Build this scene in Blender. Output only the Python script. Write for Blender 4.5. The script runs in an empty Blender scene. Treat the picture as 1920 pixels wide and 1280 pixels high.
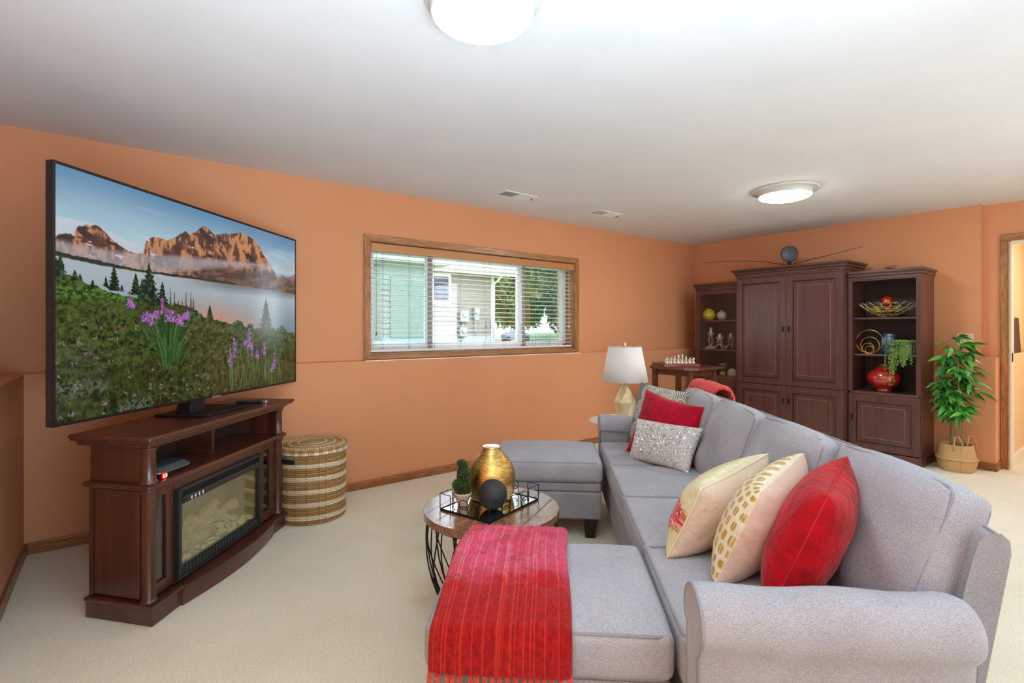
import bpy, math, random
import numpy as np
from mathutils import Vector, Matrix, Euler
PI = math.pi; rad = math.radians
random.seed(7); np.random.seed(7)
SC = bpy.context.scene; C = SC.collection

# ---------------------------------------------------------------- frames
CA = rad(37.7)                     # camera heading against the room axes
sC, cC = math.sin(CA), math.cos(CA)
CAMZ = 1.26
def W(X, Y, z=0.0):                # camera-aligned floor coordinates (right, forward) -> room coordinates
    return Vector((cC*X + sC*Y, -sC*X + cC*Y, z))
def on_x(px, xw):                  # point of the vertical sight plane px on the room plane x = xw
    r = (px-960)/959.; Y = xw/(cC*r + sC); return (-sC*r + cC)*Y
def S(r, g, b):
    f = lambda c: (c/255./12.92) if c/255. <= .04045 else ((c/255.+.055)/1.055)**2.4
    return (f(r), f(g), f(b))

# ---------------------------------------------------------------- camera, world, lights, exposure
cd = bpy.data.cameras.new('camera'); cam = bpy.data.objects.new('camera', cd); C.objects.link(cam)
cam.location = (0, 0, CAMZ); cam.rotation_euler = (PI/2, 0, -CA)
cd.sensor_width = 36; cd.lens = 959/1920*36; cd.shift_y = -22/1920; cd.clip_start = .05; cd.clip_end = 200
SC.camera = cam
SC.view_settings.view_transform = 'Standard'; SC.view_settings.look = 'None'
SC.view_settings.gamma = 1; SC.view_settings.use_curve_mapping = False
SC.view_settings.exposure = 1.5
SC.cycles.max_bounces = 9; SC.cycles.diffuse_bounces = 6; SC.cycles.transparent_max_bounces = 16
SC.cycles.caustics_reflective = False; SC.cycles.caustics_refractive = False
SC.cycles.use_denoising = True; SC.cycles.sample_clamp_indirect = 6
wd = bpy.data.worlds.new('sky'); SC.world = wd; wd.use_nodes = True
nt = wd.node_tree; bg = nt.nodes['Background']
tc = nt.nodes.new('ShaderNodeTexCoord'); sx = nt.nodes.new('ShaderNodeSeparateXYZ'); cr = nt.nodes.new('ShaderNodeValToRGB')
nt.links.new(tc.outputs['Generated'], sx.inputs[0]); nt.links.new(sx.outputs['Z'], cr.inputs[0]); nt.links.new(cr.outputs[0], bg.inputs[0])
cr.color_ramp.elements[0].position = 0; cr.color_ramp.elements[0].color = (.95, .98, 1, 1)
cr.color_ramp.elements[1].position = .9; cr.color_ramp.elements[1].color = (.55, .74, 1, 1)
bg.inputs[1].default_value = 2.9
def area(name, loc, rot, sx_, sy_, power, col, portal=False):
    l = bpy.data.lights.new(name, 'AREA'); l.shape = 'RECTANGLE'; l.size = sx_; l.size_y = sy_; l.energy = power; l.color = col
    o = bpy.data.objects.new(name, l); C.objects.link(o); o.location = loc; o.rotation_euler = rot
    if portal: l.cycles.is_portal = True
    return o
area('daylight_portal', (2.8, 4.26, 1.5), (-PI/2, 0, 0), 2.4, 1.0, 1, (1, 1, 1), True)
# two unseen fill lights added behind and beside the view for flat light
area('rear_fill', (1.6, -3.35, 1.25), (PI/2, 0, 0), 3.2, 2.0, 22, (.62, .85, 1))
area('side_fill', (6.0, -2.2, 1.4), (PI/2, 0, PI/2), 1.6, 1.8, 26, (.78, .90, 1))
# added fill lights aimed up at the ceiling from out of view
area('bounce_fill', (.1, -.3, .85), (PI+rad(-16), rad(-4), 0), 1.6, 1.6, 58, (.56, .82, 1))
area('bounce_fill_far', (4.2, -1.6, 1.0), (PI, 0, 0), 1.2, 1.2, 16, (.62, .85, 1))
LAMP_E = (6.5, 24.0, 3.0)
LAMPS = [(-.103, 1.785, .179), (2.24, 4.2, .2), (3.0, -1.0, .19)]     # ceiling lamps in camera-aligned coordinates; the last is unseen, added for fill

# unseen warm light added to brighten the hallway beyond the doorway
area('hall_fill', (7.0, -.1, 2.38), (0, 0, 0), .4, .4, 8, (1, .91, .78))
# ---------------------------------------------------------------- node materials
MATS = {}
def nodes(name):
    m = bpy.data.materials.new(name); m.use_nodes = True; n = m.node_tree
    return m, n, n.nodes['Principled BSDF']
def N(n, t, **kw):
    x = n.nodes.new(t)
    for k, v in kw.items():
        if k in x.inputs.keys(): x.inputs[k].default_value = v
        else: setattr(x, k, v)
    return x
def coords(n, scale=(1, 1, 1), kind='Object', rot=(0, 0, 0)):
    t = n.nodes.new('ShaderNodeTexCoord'); mp = n.nodes.new('ShaderNodeMapping')
    mp.inputs['Scale'].default_value = scale; mp.inputs['Rotation'].default_value = rot
    n.links.new(t.outputs[kind], mp.inputs[0]); return mp.outputs[0]
def noise(n, vec, scale, detail=3, rough=.5):
    x = N(n, 'ShaderNodeTexNoise', Scale=scale, Detail=detail, Roughness=rough); n.links.new(vec, x.inputs['Vector']); return x.outputs[0]
def ramp(n, fac, stops):
    r = n.nodes.new('ShaderNodeValToRGB'); e = r.color_ramp.elements
    while len(e) < len(stops): e.new(.5)
    for k, (p, c) in enumerate(stops):
        e[k].position = p; e[k].color = (*c, 1)
    n.links.new(fac, r.inputs[0]); return r.outputs[0]
def bump(n, b, h, strength, dist=.01, prev=None):
    x = N(n, 'ShaderNodeBump', Strength=strength, Distance=dist); n.links.new(h, x.inputs['Height'])
    if prev: n.links.new(prev, x.inputs['Normal'])
    n.links.new(x.outputs[0], b.inputs['Normal']); return x.outputs[0]
def mixc(n, fac, a, b, mode='MIX'):
    x = n.nodes.new('ShaderNodeMix'); x.data_type = 'RGBA'; x.blend_type = mode
    for s, v in ((0, fac), (6, a), (7, b)):
        if hasattr(v, 'links') or hasattr(v, 'is_linked'): n.links.new(v, x.inputs[s])
        else: x.inputs[s].default_value = v if s == 0 else (*v, 1)
    return x.outputs[2]
def mat(name, col, rough=.5, metal=0, c2=None, nscale=20, bscale=None, bstr=.2, bdist=.002, spec=.5, coat=0, sheen=0, stretch=(1, 1, 1), emit=None, ior=None):
    if name in MATS: return MATS[name]
    m, n, b = nodes(name)
    b.inputs['Base Color'].default_value = (*col, 1); b.inputs['Roughness'].default_value = rough; b.inputs['Metallic'].default_value = metal
    b.inputs['Specular IOR Level'].default_value = spec; b.inputs['Coat Weight'].default_value = coat
    b.inputs['Sheen Weight'].default_value = sheen
    v = coords(n, stretch)
    if c2: n.links.new(ramp(n, noise(n, v, nscale, 4), [(.3, col), (.7, c2)]), b.inputs['Base Color'])
    if bscale: bump(n, b, noise(n, v, bscale, 2), bstr, bdist)
    if emit:
        b.inputs['Emission Color'].default_value = (*emit[0], 1); b.inputs['Emission Strength'].default_value = emit[1]
    MATS[name] = m; return m
def wood(name, dark, mid, axis, rough=.35, coat=.3, scale=7, ratio=.08, fine=.0):
    if name in MATS: return MATS[name]
    m, n, b = nodes(name)
    s = [1, 1, 1]; s[axis] = ratio
    v = coords(n, tuple(s))
    a = noise(n, v, scale*3, 5, .65); f = noise(n, v, scale*22, 3, .7)
    col = ramp(n, a, [(.32, dark), (.68, mid)])
    col = mixc(n, ramp(n, f, [(.35, (0, 0, 0)), (.62, (1, 1, 1))]), tuple(c*.62 for c in dark), col) if fine else col
    n.links.new(col, b.inputs['Base Color']); b.inputs['Roughness'].default_value = rough; b.inputs['Coat Weight'].default_value = coat
    b.inputs['Coat Roughness'].default_value = .25
    bump(n, b, f, .06, .001)
    MATS[name] = m; return m
def fabric(name, col, c2, fine=330, rough=.95, sheen=.25, bstr=.5, slub=None):
    if name in MATS: return MATS[name]
    m, n, b = nodes(name)
    v = coords(n); f = noise(n, v, fine, 2, .6); g = noise(n, v, 6, 3); h = noise(n, coords(n, (1, 1, 3.5)), fine*.55, 2, .5)
    c = ramp(n, f, [(.3, c2), (.66, col)])
    c = mixc(n, .35, c, ramp(n, h, [(.35, c2), (.62, col)]))
    c = mixc(n, .16, c, ramp(n, g, [(.35, tuple(x*.8 for x in c2)), (.65, col)]))
    n.links.new(c, b.inputs['Base Color']); b.inputs['Roughness'].default_value = rough
    b.inputs['Sheen Weight'].default_value = sheen; b.inputs['Specular IOR Level'].default_value = .2
    p = bump(n, b, f, bstr, .0015); bump(n, b, noise(n, v, 14, 4), .25, .006, p)
    MATS[name] = m; return m
def vcol(name, rough=.9, metal=0, spec=.3, fine=None, bstr=.3, sheen=0, emit=0, coat=0, bdist=.002):
    if name in MATS: return MATS[name]
    m, n, b = nodes(name); a = N(n, 'ShaderNodeVertexColor', layer_name='Col')
    n.links.new(a.outputs[0], b.inputs['Base Color']); b.inputs['Roughness'].default_value = rough; b.inputs['Metallic'].default_value = metal
    b.inputs['Specular IOR Level'].default_value = spec; b.inputs['Sheen Weight'].default_value = sheen; b.inputs['Coat Weight'].default_value = coat
    if fine: bump(n, b, noise(n, coords(n), fine, 3), bstr, bdist)
    if emit:
        n.links.new(a.outputs[0], b.inputs['Emission Color']); b.inputs['Emission Strength'].default_value = emit
        b.inputs['Base Color'].default_value = (0, 0, 0, 1); n.links.remove(b.inputs['Base Color'].links[0])
    MATS[name] = m; return m
def glass(name, tint=(1, 1, 1), refl=.08, rough=.02, fr=.75):
    if name in MATS: return MATS[name]
    m = bpy.data.materials.new(name); m.use_nodes = True; n = m.node_tree; n.nodes.clear()
    o = n.nodes.new('ShaderNodeOutputMaterial'); mx = n.nodes.new('ShaderNodeMixShader'); t = n.nodes.new('ShaderNodeBsdfTransparent'); g = n.nodes.new('ShaderNodeBsdfGlossy')
    lw = N(n, 'ShaderNodeLayerWeight', Blend=.35); mm = N(n, 'ShaderNodeMath', operation='MULTIPLY_ADD'); mm.inputs[1].default_value = fr; mm.inputs[2].default_value = refl
    n.links.new(lw.outputs['Fresnel'], mm.inputs[0]); n.links.new(mm.outputs[0], mx.inputs[0])
    t.inputs[0].default_value = (*tint, 1); g.inputs['Roughness'].default_value = rough
    n.links.new(t.outputs[0], mx.inputs[1]); n.links.new(g.outputs[0], mx.inputs[2]); n.links.new(mx.outputs[0], o.inputs[0])
    MATS[name] = m; return m

# ---------------------------------------------------------------- mesh helpers
def mesh_data(name, V, F, m, smooth=True, col=None):
    me = bpy.data.meshes.new(name)
    V = np.asarray(V, dtype=np.float32).reshape(-1, 3)
    if isinstance(F, np.ndarray):
        k = F.shape[1]; me.vertices.add(len(V)); me.vertices.foreach_set('co', V.ravel())
        me.loops.add(F.size); me.loops.foreach_set('vertex_index', F.astype(np.int32).ravel())
        me.polygons.add(len(F)); me.polygons.foreach_set('loop_start', np.arange(0, F.size, k, dtype=np.int32))
        me.polygons.foreach_set('loop_total', np.full(len(F), k, dtype=np.int32)); me.update(calc_edges=True)
    else:
        me.from_pydata(V.tolist(), [], F); me.update()
    sm = np.full(len(me.polygons), bool(smooth)) if not hasattr(smooth, '__len__') else np.array(smooth, dtype=bool)
    me.polygons.foreach_set('use_smooth', sm)
    if col is not None:
        a = me.color_attributes.new('Col', 'FLOAT_COLOR', 'POINT')
        c = np.ones((len(V), 4), dtype=np.float32); c[:, :3] = col; a.data.foreach_set('color', c.ravel())
    if m: me.materials.append(m)
    return me
def ob(name, me, parent=None, M=None):
    o = bpy.data.objects.new(name, me); C.objects.link(o)
    if parent: o.parent = parent
    if M is not None: o.matrix_local = M
    return o
def tag(o, label=None, cat=None, group=None, kind=None):
    if label: o['label'] = label
    if cat: o['category'] = cat
    if group: o['group'] = group
    if kind: o['kind'] = kind
    return o
def thing(name, label, cat, loc=(0, 0, 0), rz=0, group=None):
    o = bpy.data.objects.new(name, None); C.objects.link(o); o.empty_display_size = .05
    o.location = loc; o.rotation_euler = (0, 0, rz); return tag(o, label, cat, group)
def copy_tree(o, parent=None):
    c = o.copy(); C.objects.link(c)
    if parent: c.parent = parent
    for ch in list(o.children): copy_tree(ch, c)
    return c
class MB:
    def __init__(s): s.V = []; s.F = []; s.S = []
    def add(s, V, F, sm=False):
        k = len(s.V); s.V += [tuple(v) for v in V]; s.F += [tuple(i+k for i in f) for f in F]; s.S += [sm]*len(F); return s
    def box(s, x0, x1, y0, y1, z0, z1):
        x0, x1 = sorted((x0, x1)); y0, y1 = sorted((y0, y1)); z0, z1 = sorted((z0, z1))
        return s.add([(x0, y0, z0), (x1, y0, z0), (x1, y1, z0), (x0, y1, z0), (x0, y0, z1), (x1, y0, z1), (x1, y1, z1), (x0, y1, z1)],
                     [(0, 3, 2, 1), (4, 5, 6, 7), (0, 1, 5, 4), (1, 2, 6, 5), (2, 3, 7, 6), (3, 0, 4, 7)])
    def prism(s, p, z0, z1, p2=None):
        p2 = p2 or p; n = len(p)
        return s.add([(x, y, z0) for x, y in p] + [(x, y, z1) for x, y in p2],
                     [tuple(reversed(range(n))), tuple(range(n, 2*n))] + [(i, (i+1) % n, n+(i+1) % n, n+i) for i in range(n)])
    def lathe(s, prof, n=24, c=(0, 0, 0), sm=True, M=None):
        V = []; F = []
        for r, z in prof:
            for i in range(n):
                a = 2*PI*i/n; V.append(Vector((r*math.cos(a), r*math.sin(a), z)))
        for j in range(len(prof)-1):
            for i in range(n):
                F.append((j*n+i, j*n+(i+1) % n, (j+1)*n+(i+1) % n, (j+1)*n+i))
        if prof[0][0] > 1e-5: F.append(tuple(reversed(range(n))))
        if prof[-1][0] > 1e-5: F.append(tuple((len(prof)-1)*n+i for i in range(n)))
        if M: V = [M @ v for v in V]
        V = [(v[0]+c[0], v[1]+c[1], v[2]+c[2]) for v in V]
        return s.add(V, F, sm)
    def tube(s, P, r, n=6, closed=False, radii=None):
        P = [Vector(p) for p in P]; m = len(P); V = []; F = []; up = None
        for i, p in enumerate(P):
            if closed: t = P[(i+1) % m]-P[i-1]
            else: t = P[min(i+1, m-1)]-P[max(i-1, 0)]
            t = t.normalized() if t.length > 1e-9 else Vector((0, 0, 1))
            if up is None: up = t.orthogonal().normalized()
            else:
                up = up-t*up.dot(t); up = up.normalized() if up.length > 1e-6 else t.orthogonal().normalized()
            b = t.cross(up); rr = radii[i] if radii else r
            for k in range(n):
                a = 2*PI*k/n; V.append(p+(up*math.cos(a)+b*math.sin(a))*rr)
        for i in range(m if closed else m-1):
            for k in range(n):
                j = (i+1) % m; F.append((i*n+k, i*n+(k+1) % n, j*n+(k+1) % n, j*n+k))
        if not closed: F += [tuple(reversed(range(n))), tuple((m-1)*n+k for k in range(n))]
        return s.add(V, F, True)
    def xf(s, M):
        s.V = [tuple(M @ Vector(v)) for v in s.V]; return s
    def build(s, name, m, parent=None, bevel=0, seg=2, M=None):
        o = ob(name, mesh_data(name, s.V, s.F, m, s.S), parent, M)
        if bevel:
            b = o.modifiers.new('Bevel', 'BEVEL'); b.width = bevel; b.segments = seg; b.limit_method = 'ANGLE'; b.angle_limit = rad(50)
        return o
def box(name, m, parent, x0, x1, y0, y1, z0, z1, bevel=0, M=None): return MB().box(x0, x1, y0, y1, z0, z1).build(name, m, parent, bevel, M=M)
def T(x=0, y=0, z=0): return Matrix.Translation((x, y, z))
def R(deg, ax): return Matrix.Rotation(rad(deg), 4, ax)
def grid_faces(nu, nv, off=0, flip=False, wrap=False):
    i = np.arange(nu-1 if not wrap else nu)[:, None]; j = np.arange(nv-1)[None, :]; i2 = (i+1) % nu
    a = i*nv+j; b = i2*nv+j; c = i2*nv+j+1; d = i*nv+j+1
    f = np.stack([a, b, c, d] if not flip else [a, d, c, b], -1).reshape(-1, 4)+off; return f
def vnoise(x, y, seed=0):
    def h(i, j): 
        n = np.sin(i*127.1+j*311.7+seed*74.7)*43758.5453; return n-np.floor(n)
    xi = np.floor(x); yi = np.floor(y); fx = x-xi; fy = y-yi; fx = fx*fx*(3-2*fx); fy = fy*fy*(3-2*fy)
    return (h(xi, yi)*(1-fx)+h(xi+1, yi)*fx)*(1-fy)+(h(xi, yi+1)*(1-fx)+h(xi+1, yi+1)*fx)*fy
def fbm(x, y, seed=0, o=4):
    v = 0; a = .5; t = 0
    for k in range(o): v = v+a*vnoise(x*2**k, y*2**k, seed+k*13); t += a; a *= .5
    return v/t
def sst(a, b, x):
    t = np.clip((x-a)/(b-a+1e-12), 0, 1); return t*t*(3-2*t)

# ---------------------------------------------------------------- materials
wall_m = mat('orange_wall_paint', S(217, 153, 111), .75, c2=S(212, 148, 106), nscale=1.2, bscale=220, bstr=.12, bdist=.002, spec=.25)
cream_m = mat('cream_wall_paint', S(232, 208, 165), .8, bscale=220, bstr=.1)
ceil_m = mat('white_ceiling_paint', S(226, 224, 223), .9, c2=S(221, 219, 218), nscale=3, bscale=130, bstr=.35, bdist=.003, spec=.1)
def carpet_mat():
    m, n, b = nodes('beige_carpet'); v = coords(n)
    f = noise(n, v, 150, 3, .7); g = noise(n, v, 2.2, 4, .6); h = noise(n, v, 320, 2, .6)
    c = ramp(n, f, [(.33, S(212, 203, 174)), (.52, S(241, 236, 214)), (.75, S(249, 245, 229))])
    c = mixc(n, .3, c, ramp(n, g, [(.35, S(214, 202, 176)), (.65, S(240, 232, 214))]))
    n.links.new(c, b.inputs['Base Color']); b.inputs['Roughness'].default_value = 1; b.inputs['Specular IOR Level'].default_value = .1
    b.inputs['Sheen Weight'].default_value = .2
    p = bump(n, b, f, .8, .006); bump(n, b, h, .5, .003, p); return m
carpet_m = carpet_mat()
oak_x = wood('oak_trim_x', S(164, 106, 58), S(212, 158, 102), 0, .4, .25, 9, .05, 1)
oak_y = wood('oak_trim_y', S(156, 100, 54), S(200, 142, 86), 1, .4, .25, 9, .05, 1)
oak_z = wood('oak_trim_z', S(160, 102, 56), S(208, 150, 92), 2, .4, .25, 9, .05, 1)
base_m = wood('oak_baseboard', S(152, 90, 44), S(190, 124, 70), 0, .4, .3, 8, .06, 1)
base_my = wood('oak_baseboard_y', S(136, 80, 40), S(172, 110, 62), 1, .4, .3, 8, .06, 1)
cherry_z = wood('cherry_wood_z', S(50, 24, 17), S(92, 48, 34), 2, .3, .35, 5, .06)
cherry_x = wood('cherry_wood_x', S(52, 25, 18), S(94, 50, 36), 0, .28, .4, 5, .06)
cherry_y = wood('cherry_wood_y', S(52, 25, 18), S(94, 50, 36), 1, .3, .35, 5, .06)
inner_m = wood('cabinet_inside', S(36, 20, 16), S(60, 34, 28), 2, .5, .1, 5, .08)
mah_z = wood('mahogany_z', S(70, 38, 33), S(90, 54, 48), 2, .34, .4, 4, .1)
mah_y = wood('mahogany_y', S(66, 37, 33), S(100, 62, 55), 1, .36, .3, 6, .08)
recess_shade_m = mat('recess_shade', S(30, 14, 12), .5)  # near-black ring round the door panels, recess shade painted as colour
molding_m = mat('worn_edge_molding', S(122, 82, 60), .4, coat=.3)
white_v = mat('white_vinyl', S(236, 238, 240), .35)
slat_m = mat('white_slat', S(238, 236, 232), .45)
black_m = mat('black_plastic', S(28, 28, 30), .35)
blackmat = mat('matte_black', S(22, 22, 23), .6)
iron_m = mat('black_iron', S(30, 30, 32), .4, .6)
sofa_m = fabric('grey_tweed', S(182, 182, 189), S(136, 135, 142), sheen=.1)
sofa_d = fabric('grey_tweed_body', S(168, 166, 172), S(120, 118, 124), sheen=.1)
pipe_m = fabric('grey_piping', S(156, 157, 165), S(122, 123, 131), 500, sheen=.1)  # darker than the tweed, standing in for shadow lines along the piping
gold_m = mat('brushed_gold', S(205, 160, 82), .28, 1, bscale=60, bstr=.1)
brass_m = mat('pale_brass', S(216, 186, 128), .3, 1)

# ---------------------------------------------------------------- room shell
WX1, WX2 = 6.27, 6.37       # right wall (upper part) and its recess by the doorway
WY = 4.02; LD = .09; LEDGE = 1.012; CEIL = 2.41; LX = -.41; YB = -3.6
def struct(o, label=None): o['kind'] = 'structure'; return o
struct(box('floor', carpet_m, None, -.7, 8.2, YB-.1, 4.35, -.1, 0))
struct(box('ceiling', ceil_m, None, -.7, 8.2, YB-.1, 4.35, CEIL, CEIL+.1))
wx0, wx1, wz0, wz1 = 1.635, 3.975, 1.055, 1.995       # window opening
w = MB(); w.box(-.7, wx0, WY, WY+.28, 0, CEIL); w.box(wx1, WX1+.3, WY, WY+.28, 0, CEIL)
w.box(wx0, wx1, WY, WY+.28, 0, wz0); w.box(wx0, wx1, WY, WY+.28, wz1, CEIL)
wl = struct(w.build('wall_left', wall_m))
o = box('ledge', wall_m, wl, LX-.12, WX1, WY-LD, WY, 0, LEDGE, .004)
wn = struct(box('wall_near', wall_m, None, LX-.35, LX-.14, YB, WY, 0, CEIL))
box('ledge', wall_m, wn, LX-.14, LX, YB, WY-LD, 0, LEDGE, .004)
w = MB(); w.box(WX1, WX2+.12, 1.08, WY, 0, CEIL); w.box(WX2, WX2+.12, .915, 1.08, 0, CEIL)
w.box(WX2, WX2+.12, .02, .915, 2.07, CEIL); w.box(WX2, WX2+.12, YB, .02, 0, CEIL)
wr = struct(w.build('wall_right', wall_m))
box('ledge', wall_m, wr, WX1-LD, WX1+.001, .967, WY-LD, 0, LEDGE, .004)
box('ledge', wall_m, wr, WX1, WX2, .967, 1.08, 0, LEDGE)
struct(box('wall_rear', wall_m, None, -.7, 8.2, YB-.1, YB, 0, CEIL))
# hallway beyond the doorway
hw = MB(); hw.box(WX2+.12, 8.1, .97, 1.1, 0, CEIL); hw.box(7.5, 7.6, -1.2, .97, 0, CEIL); hw.box(WX2+.12, 8.1, -1.2, -1.1, 0, CEIL)
hl = struct(hw.build('wall_hall', cream_m))
box('ledge', cream_m, hl, WX2+.13, 7.5, .93, .97, 0, 1.03, .004); box('ledge', cream_m, hl, 7.42, 7.5, -1.1, .97, 0, 1.03, .004)
wb = mat('white_trim', S(235, 228, 214), .5)
struct(MB().box(WX2+.14, 7.42, .905, .93, 0, .09).box(7.395, 7.42, -1.1, .93, 0, .09).build('baseboard_hall', wb, None, .004))
# baseboards
def bb(name, m, *b): return struct(box(name, m, None, *b, .004))
bb('baseboard_left', base_m, LX+.014, WX1-LD, WY-LD-.014, WY-LD, 0, .065)
bb('baseboard_near', base_my, LX, LX+.014, YB, WY-LD, 0, .065)
bb('baseboard_right', base_my, WX1-LD-.014, WX1-LD, .953, WY-LD-.014, 0, .07)
bb('baseboard_return', base_m, WX1-LD, WX2-.004, .953, .967, 0, .07)
# doorway: casing and jambs
dr = MB(); dr.box(WX2-.02, WX2, .905, .965, 0, 2.06)
d1 = struct(dr.build('door_1', oak_z, None, .005))
box('casing', oak_y, d1, WX2-.02, WX2, -.03, .965, 2.06, 2.12, .005)
box('casing', oak_z, d1, WX2-.02, WX2, -.03, .03, 0, 2.06, .005)
box('casing_bead', oak_z, d1, WX2-.026, WX2-.018, .905, .917, 0, 2.06, .003)
box('jamb', wb, d1, WX2, WX2+.12, .893, .914, 0, 2.05)
box('jamb', wb, d1, WX2, WX2+.12, .02, .04, 0, 2.05)
box('jamb', wb, d1, WX2, WX2+.12, .04, .893, 2.04, 2.07)
box('strike_plate', blackmat, d1, WX2+.02, WX2+.05, .888, .893, .97, 1.05)

# ---------------------------------------------------------------- window, blind
jd = MB()                                              # wooden reveal
jd.box(wx0-.01, wx0+.012, WY, WY+.2, wz0, wz1); jd.box(wx1-.012, wx1+.01, WY, WY+.2, wz0, wz1)
jd.box(wx0, wx1, WY, WY+.2, wz1-.012, wz1+.01); jd.box(wx0, wx1, WY, WY+.2, wz0-.01, wz0+.012)
win = struct(jd.build('window_1', oak_x))
cz0, cz1, cx0, cx1 = 1.0165, 2.04, 1.584, 4.026
def miter(x0, x1, z0, z1, side, t=.018):               # one mitred casing board
    e = .055; y0, y1 = WY-t, WY
    if side == 'l': p = [(x0, z0), (x0+e, z0+.04), (x0+e, z1-e), (x0, z1)]
    if side == 'r': p = [(x1-e, z0+.04), (x1, z0), (x1, z1), (x1-e, z1-e)]
    if side == 't': p = [(x0+e, z1-e), (x1-e, z1-e), (x1, z1), (x0, z1)]
    if side == 'b': p = [(x0, z0), (x1, z0), (x1-e, z0+.04), (x0+e, z0+.04)]
    m = MB(); m.add([(x, y0, z) for x, z in p]+[(x, y1, z) for x, z in p], [(0, 1, 2, 3), (7, 6, 5, 4)]+[(i, 4+i, 4+(i+1) % 4, (i+1) % 4) for i in range(4)]); return m
for sd, mm in (('l', oak_z), ('r', oak_z), ('t', oak_x), ('b', oak_x)):
    o = miter(cx0, cx1, cz0, cz1, sd).build('casing', mm, win, .004)
struct(box('trim_1', mat('white_sill_edge', S(238, 234, 228), .5), None, cx0-.02, cx1-.05, WY-LD-.002, WY-LD+.012, LEDGE-.004, LEDGE+.0025))
# vinyl frame with three lights
FY = WY+.13
fr = MB(); a, b_, c_, d_ = wx0+.012, wx1-.012, wz0+.012, wz1-.012
fr.box(a, a+.04, FY, FY+.07, c_, d_); fr.box(b_-.04, b_, FY, FY+.07, c_, d_); fr.box(a, b_, FY, FY+.07, c_, c_+.04); fr.box(a, b_, FY, FY+.07, d_-.04, d_)
fr.build('frame', white_v, win, .004)
m1, m2 = 2.255, 3.33
for k, (s0, s1, dy) in enumerate(((a+.04, m1, -.005), (m1, m2, .02), (m2, b_-.04, -.005))):
    sm = MB(); e = .035; z0, z1 = c_+.04, d_-.04; y0, y1 = FY+dy, FY+dy+.035
    sm.box(s0, s0+e, y0, y1, z0, z1); sm.box(s1-e, s1, y0, y1, z0, z1); sm.box(s0+e, s1-e, y0, y1, z0, z0+e); sm.box(s0+e, s1-e, y0, y1, z1-e, z1)
    so = sm.build('sash', white_v, win, .003)
    box('pane', glass('window_glass', (1, 1, 1), .02, .02, .5) if k == 1 else glass('screened_glass', (.74, .82, .80), .05, .02, .5), so, s0+e, s1-e, y0+.014, y0+.019, z0+e, z1-e)
    if k == 1:
        for zz in (1.25, 1.75): box('latch', white_v, so, s1-.03, s1-.008, y0-.012, y0, zz, zz+.07, .003)
box('mullion', mat('taupe_mullion', S(150, 138, 132), .6), win, m1-.02, m1+.02, FY-.02, FY-.004, c_+.02, d_-.02)
box('mullion', mat('taupe_mullion', S(150, 138, 132), .6), win, m2+.0, m2+.035, FY-.02, FY-.004, c_+.02, d_-.02)
bl = thing('window_blind', 'white horizontal slat blind with honey wood valance inside the oak framed window', 'blind', (2.8, WY+.05, 1.08))
def inb(o): o.matrix_parent_inverse = Matrix.Translation((-2.8, -WY-.05, -1.08)); return o
sx0, sx1 = wx0+.02, wx1-.02
slat_me = None
ns = 19
for k in range(ns):
    z = 1.125+k*(1.905-1.125)/(ns-1)
    if slat_me is None:
        m = MB(); pr = [(-.024, 0), (-.012, .0022), (0, .003), (.012, .0022), (.024, 0), (.024, -.0026), (-.024, -.0026)]
        n_ = len(pr); hw_ = (sx1-sx0)/2
        m.add([(-hw_, y, z_) for y, z_ in pr]+[(hw_, y, z_) for y, z_ in pr], [tuple(range(n_)), tuple(reversed(range(n_, 2*n_)))]+[(i, n_+i, n_+(i+1) % n_, (i+1) % n_) for i in range(n_)])
        slat_me = mesh_data('slat', m.V, m.F, slat_m, False)
    ob('slat', slat_me, bl, T(0, 0, z-1.08) @ R(-1, 'X'))
inb(box('bottom_rail', slat_m, bl, sx0, sx1, WY+.027, WY+.073, 1.075, 1.093, .003))
inb(box('valance', mat('honey_valance', S(196, 140, 84), .45, c2=S(182, 124, 72), nscale=8, stretch=(.1, 1, 1)), bl, wx0+.013, wx1-.013, WY-.006, WY+.008, 1.907, 1.975, .003))
inb(box('head_rail', slat_m, bl, sx0, sx1, WY+.02, WY+.075, 1.93, 1.975))
cordm = mat('ladder_cord', S(150, 118, 100), .8)
for px in (1.765, 2.01, 2.25, 2.52, 2.80, 2.86, 3.05, 3.3, 3.43, 3.63, 3.82):
    m = MB(); m.tube([(px, WY+.024, 1.09), (px, WY+.024, 1.93)], .0013, 4); m.tube([(px+.01, WY+.076, 1.09), (px+.01, WY+.076, 1.93)], .0013, 4); inb(m.build('ladder_cord', cordm, bl))
m = MB(); m.tube([(1.70, WY+.015, 1.93), (1.70, WY+.015, 1.24)], .0015, 4); m.lathe([(.004, .03), (.009, .0), (.003, -.004)], 10, (1.70, WY+.015, 1.215)); inb(m.build('pull_cord', cordm, bl))
m = MB(); m.tube([(3.9, WY+.012, 1.93), (3.9, WY+.012, 1.3)], .0015, 4); m.lathe([(.003, .03), (.007, .0), (.003, -.004)], 10, (3.9, WY+.012, 1.28)); inb(m.build('pull_cord', slat_m, bl))

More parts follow.
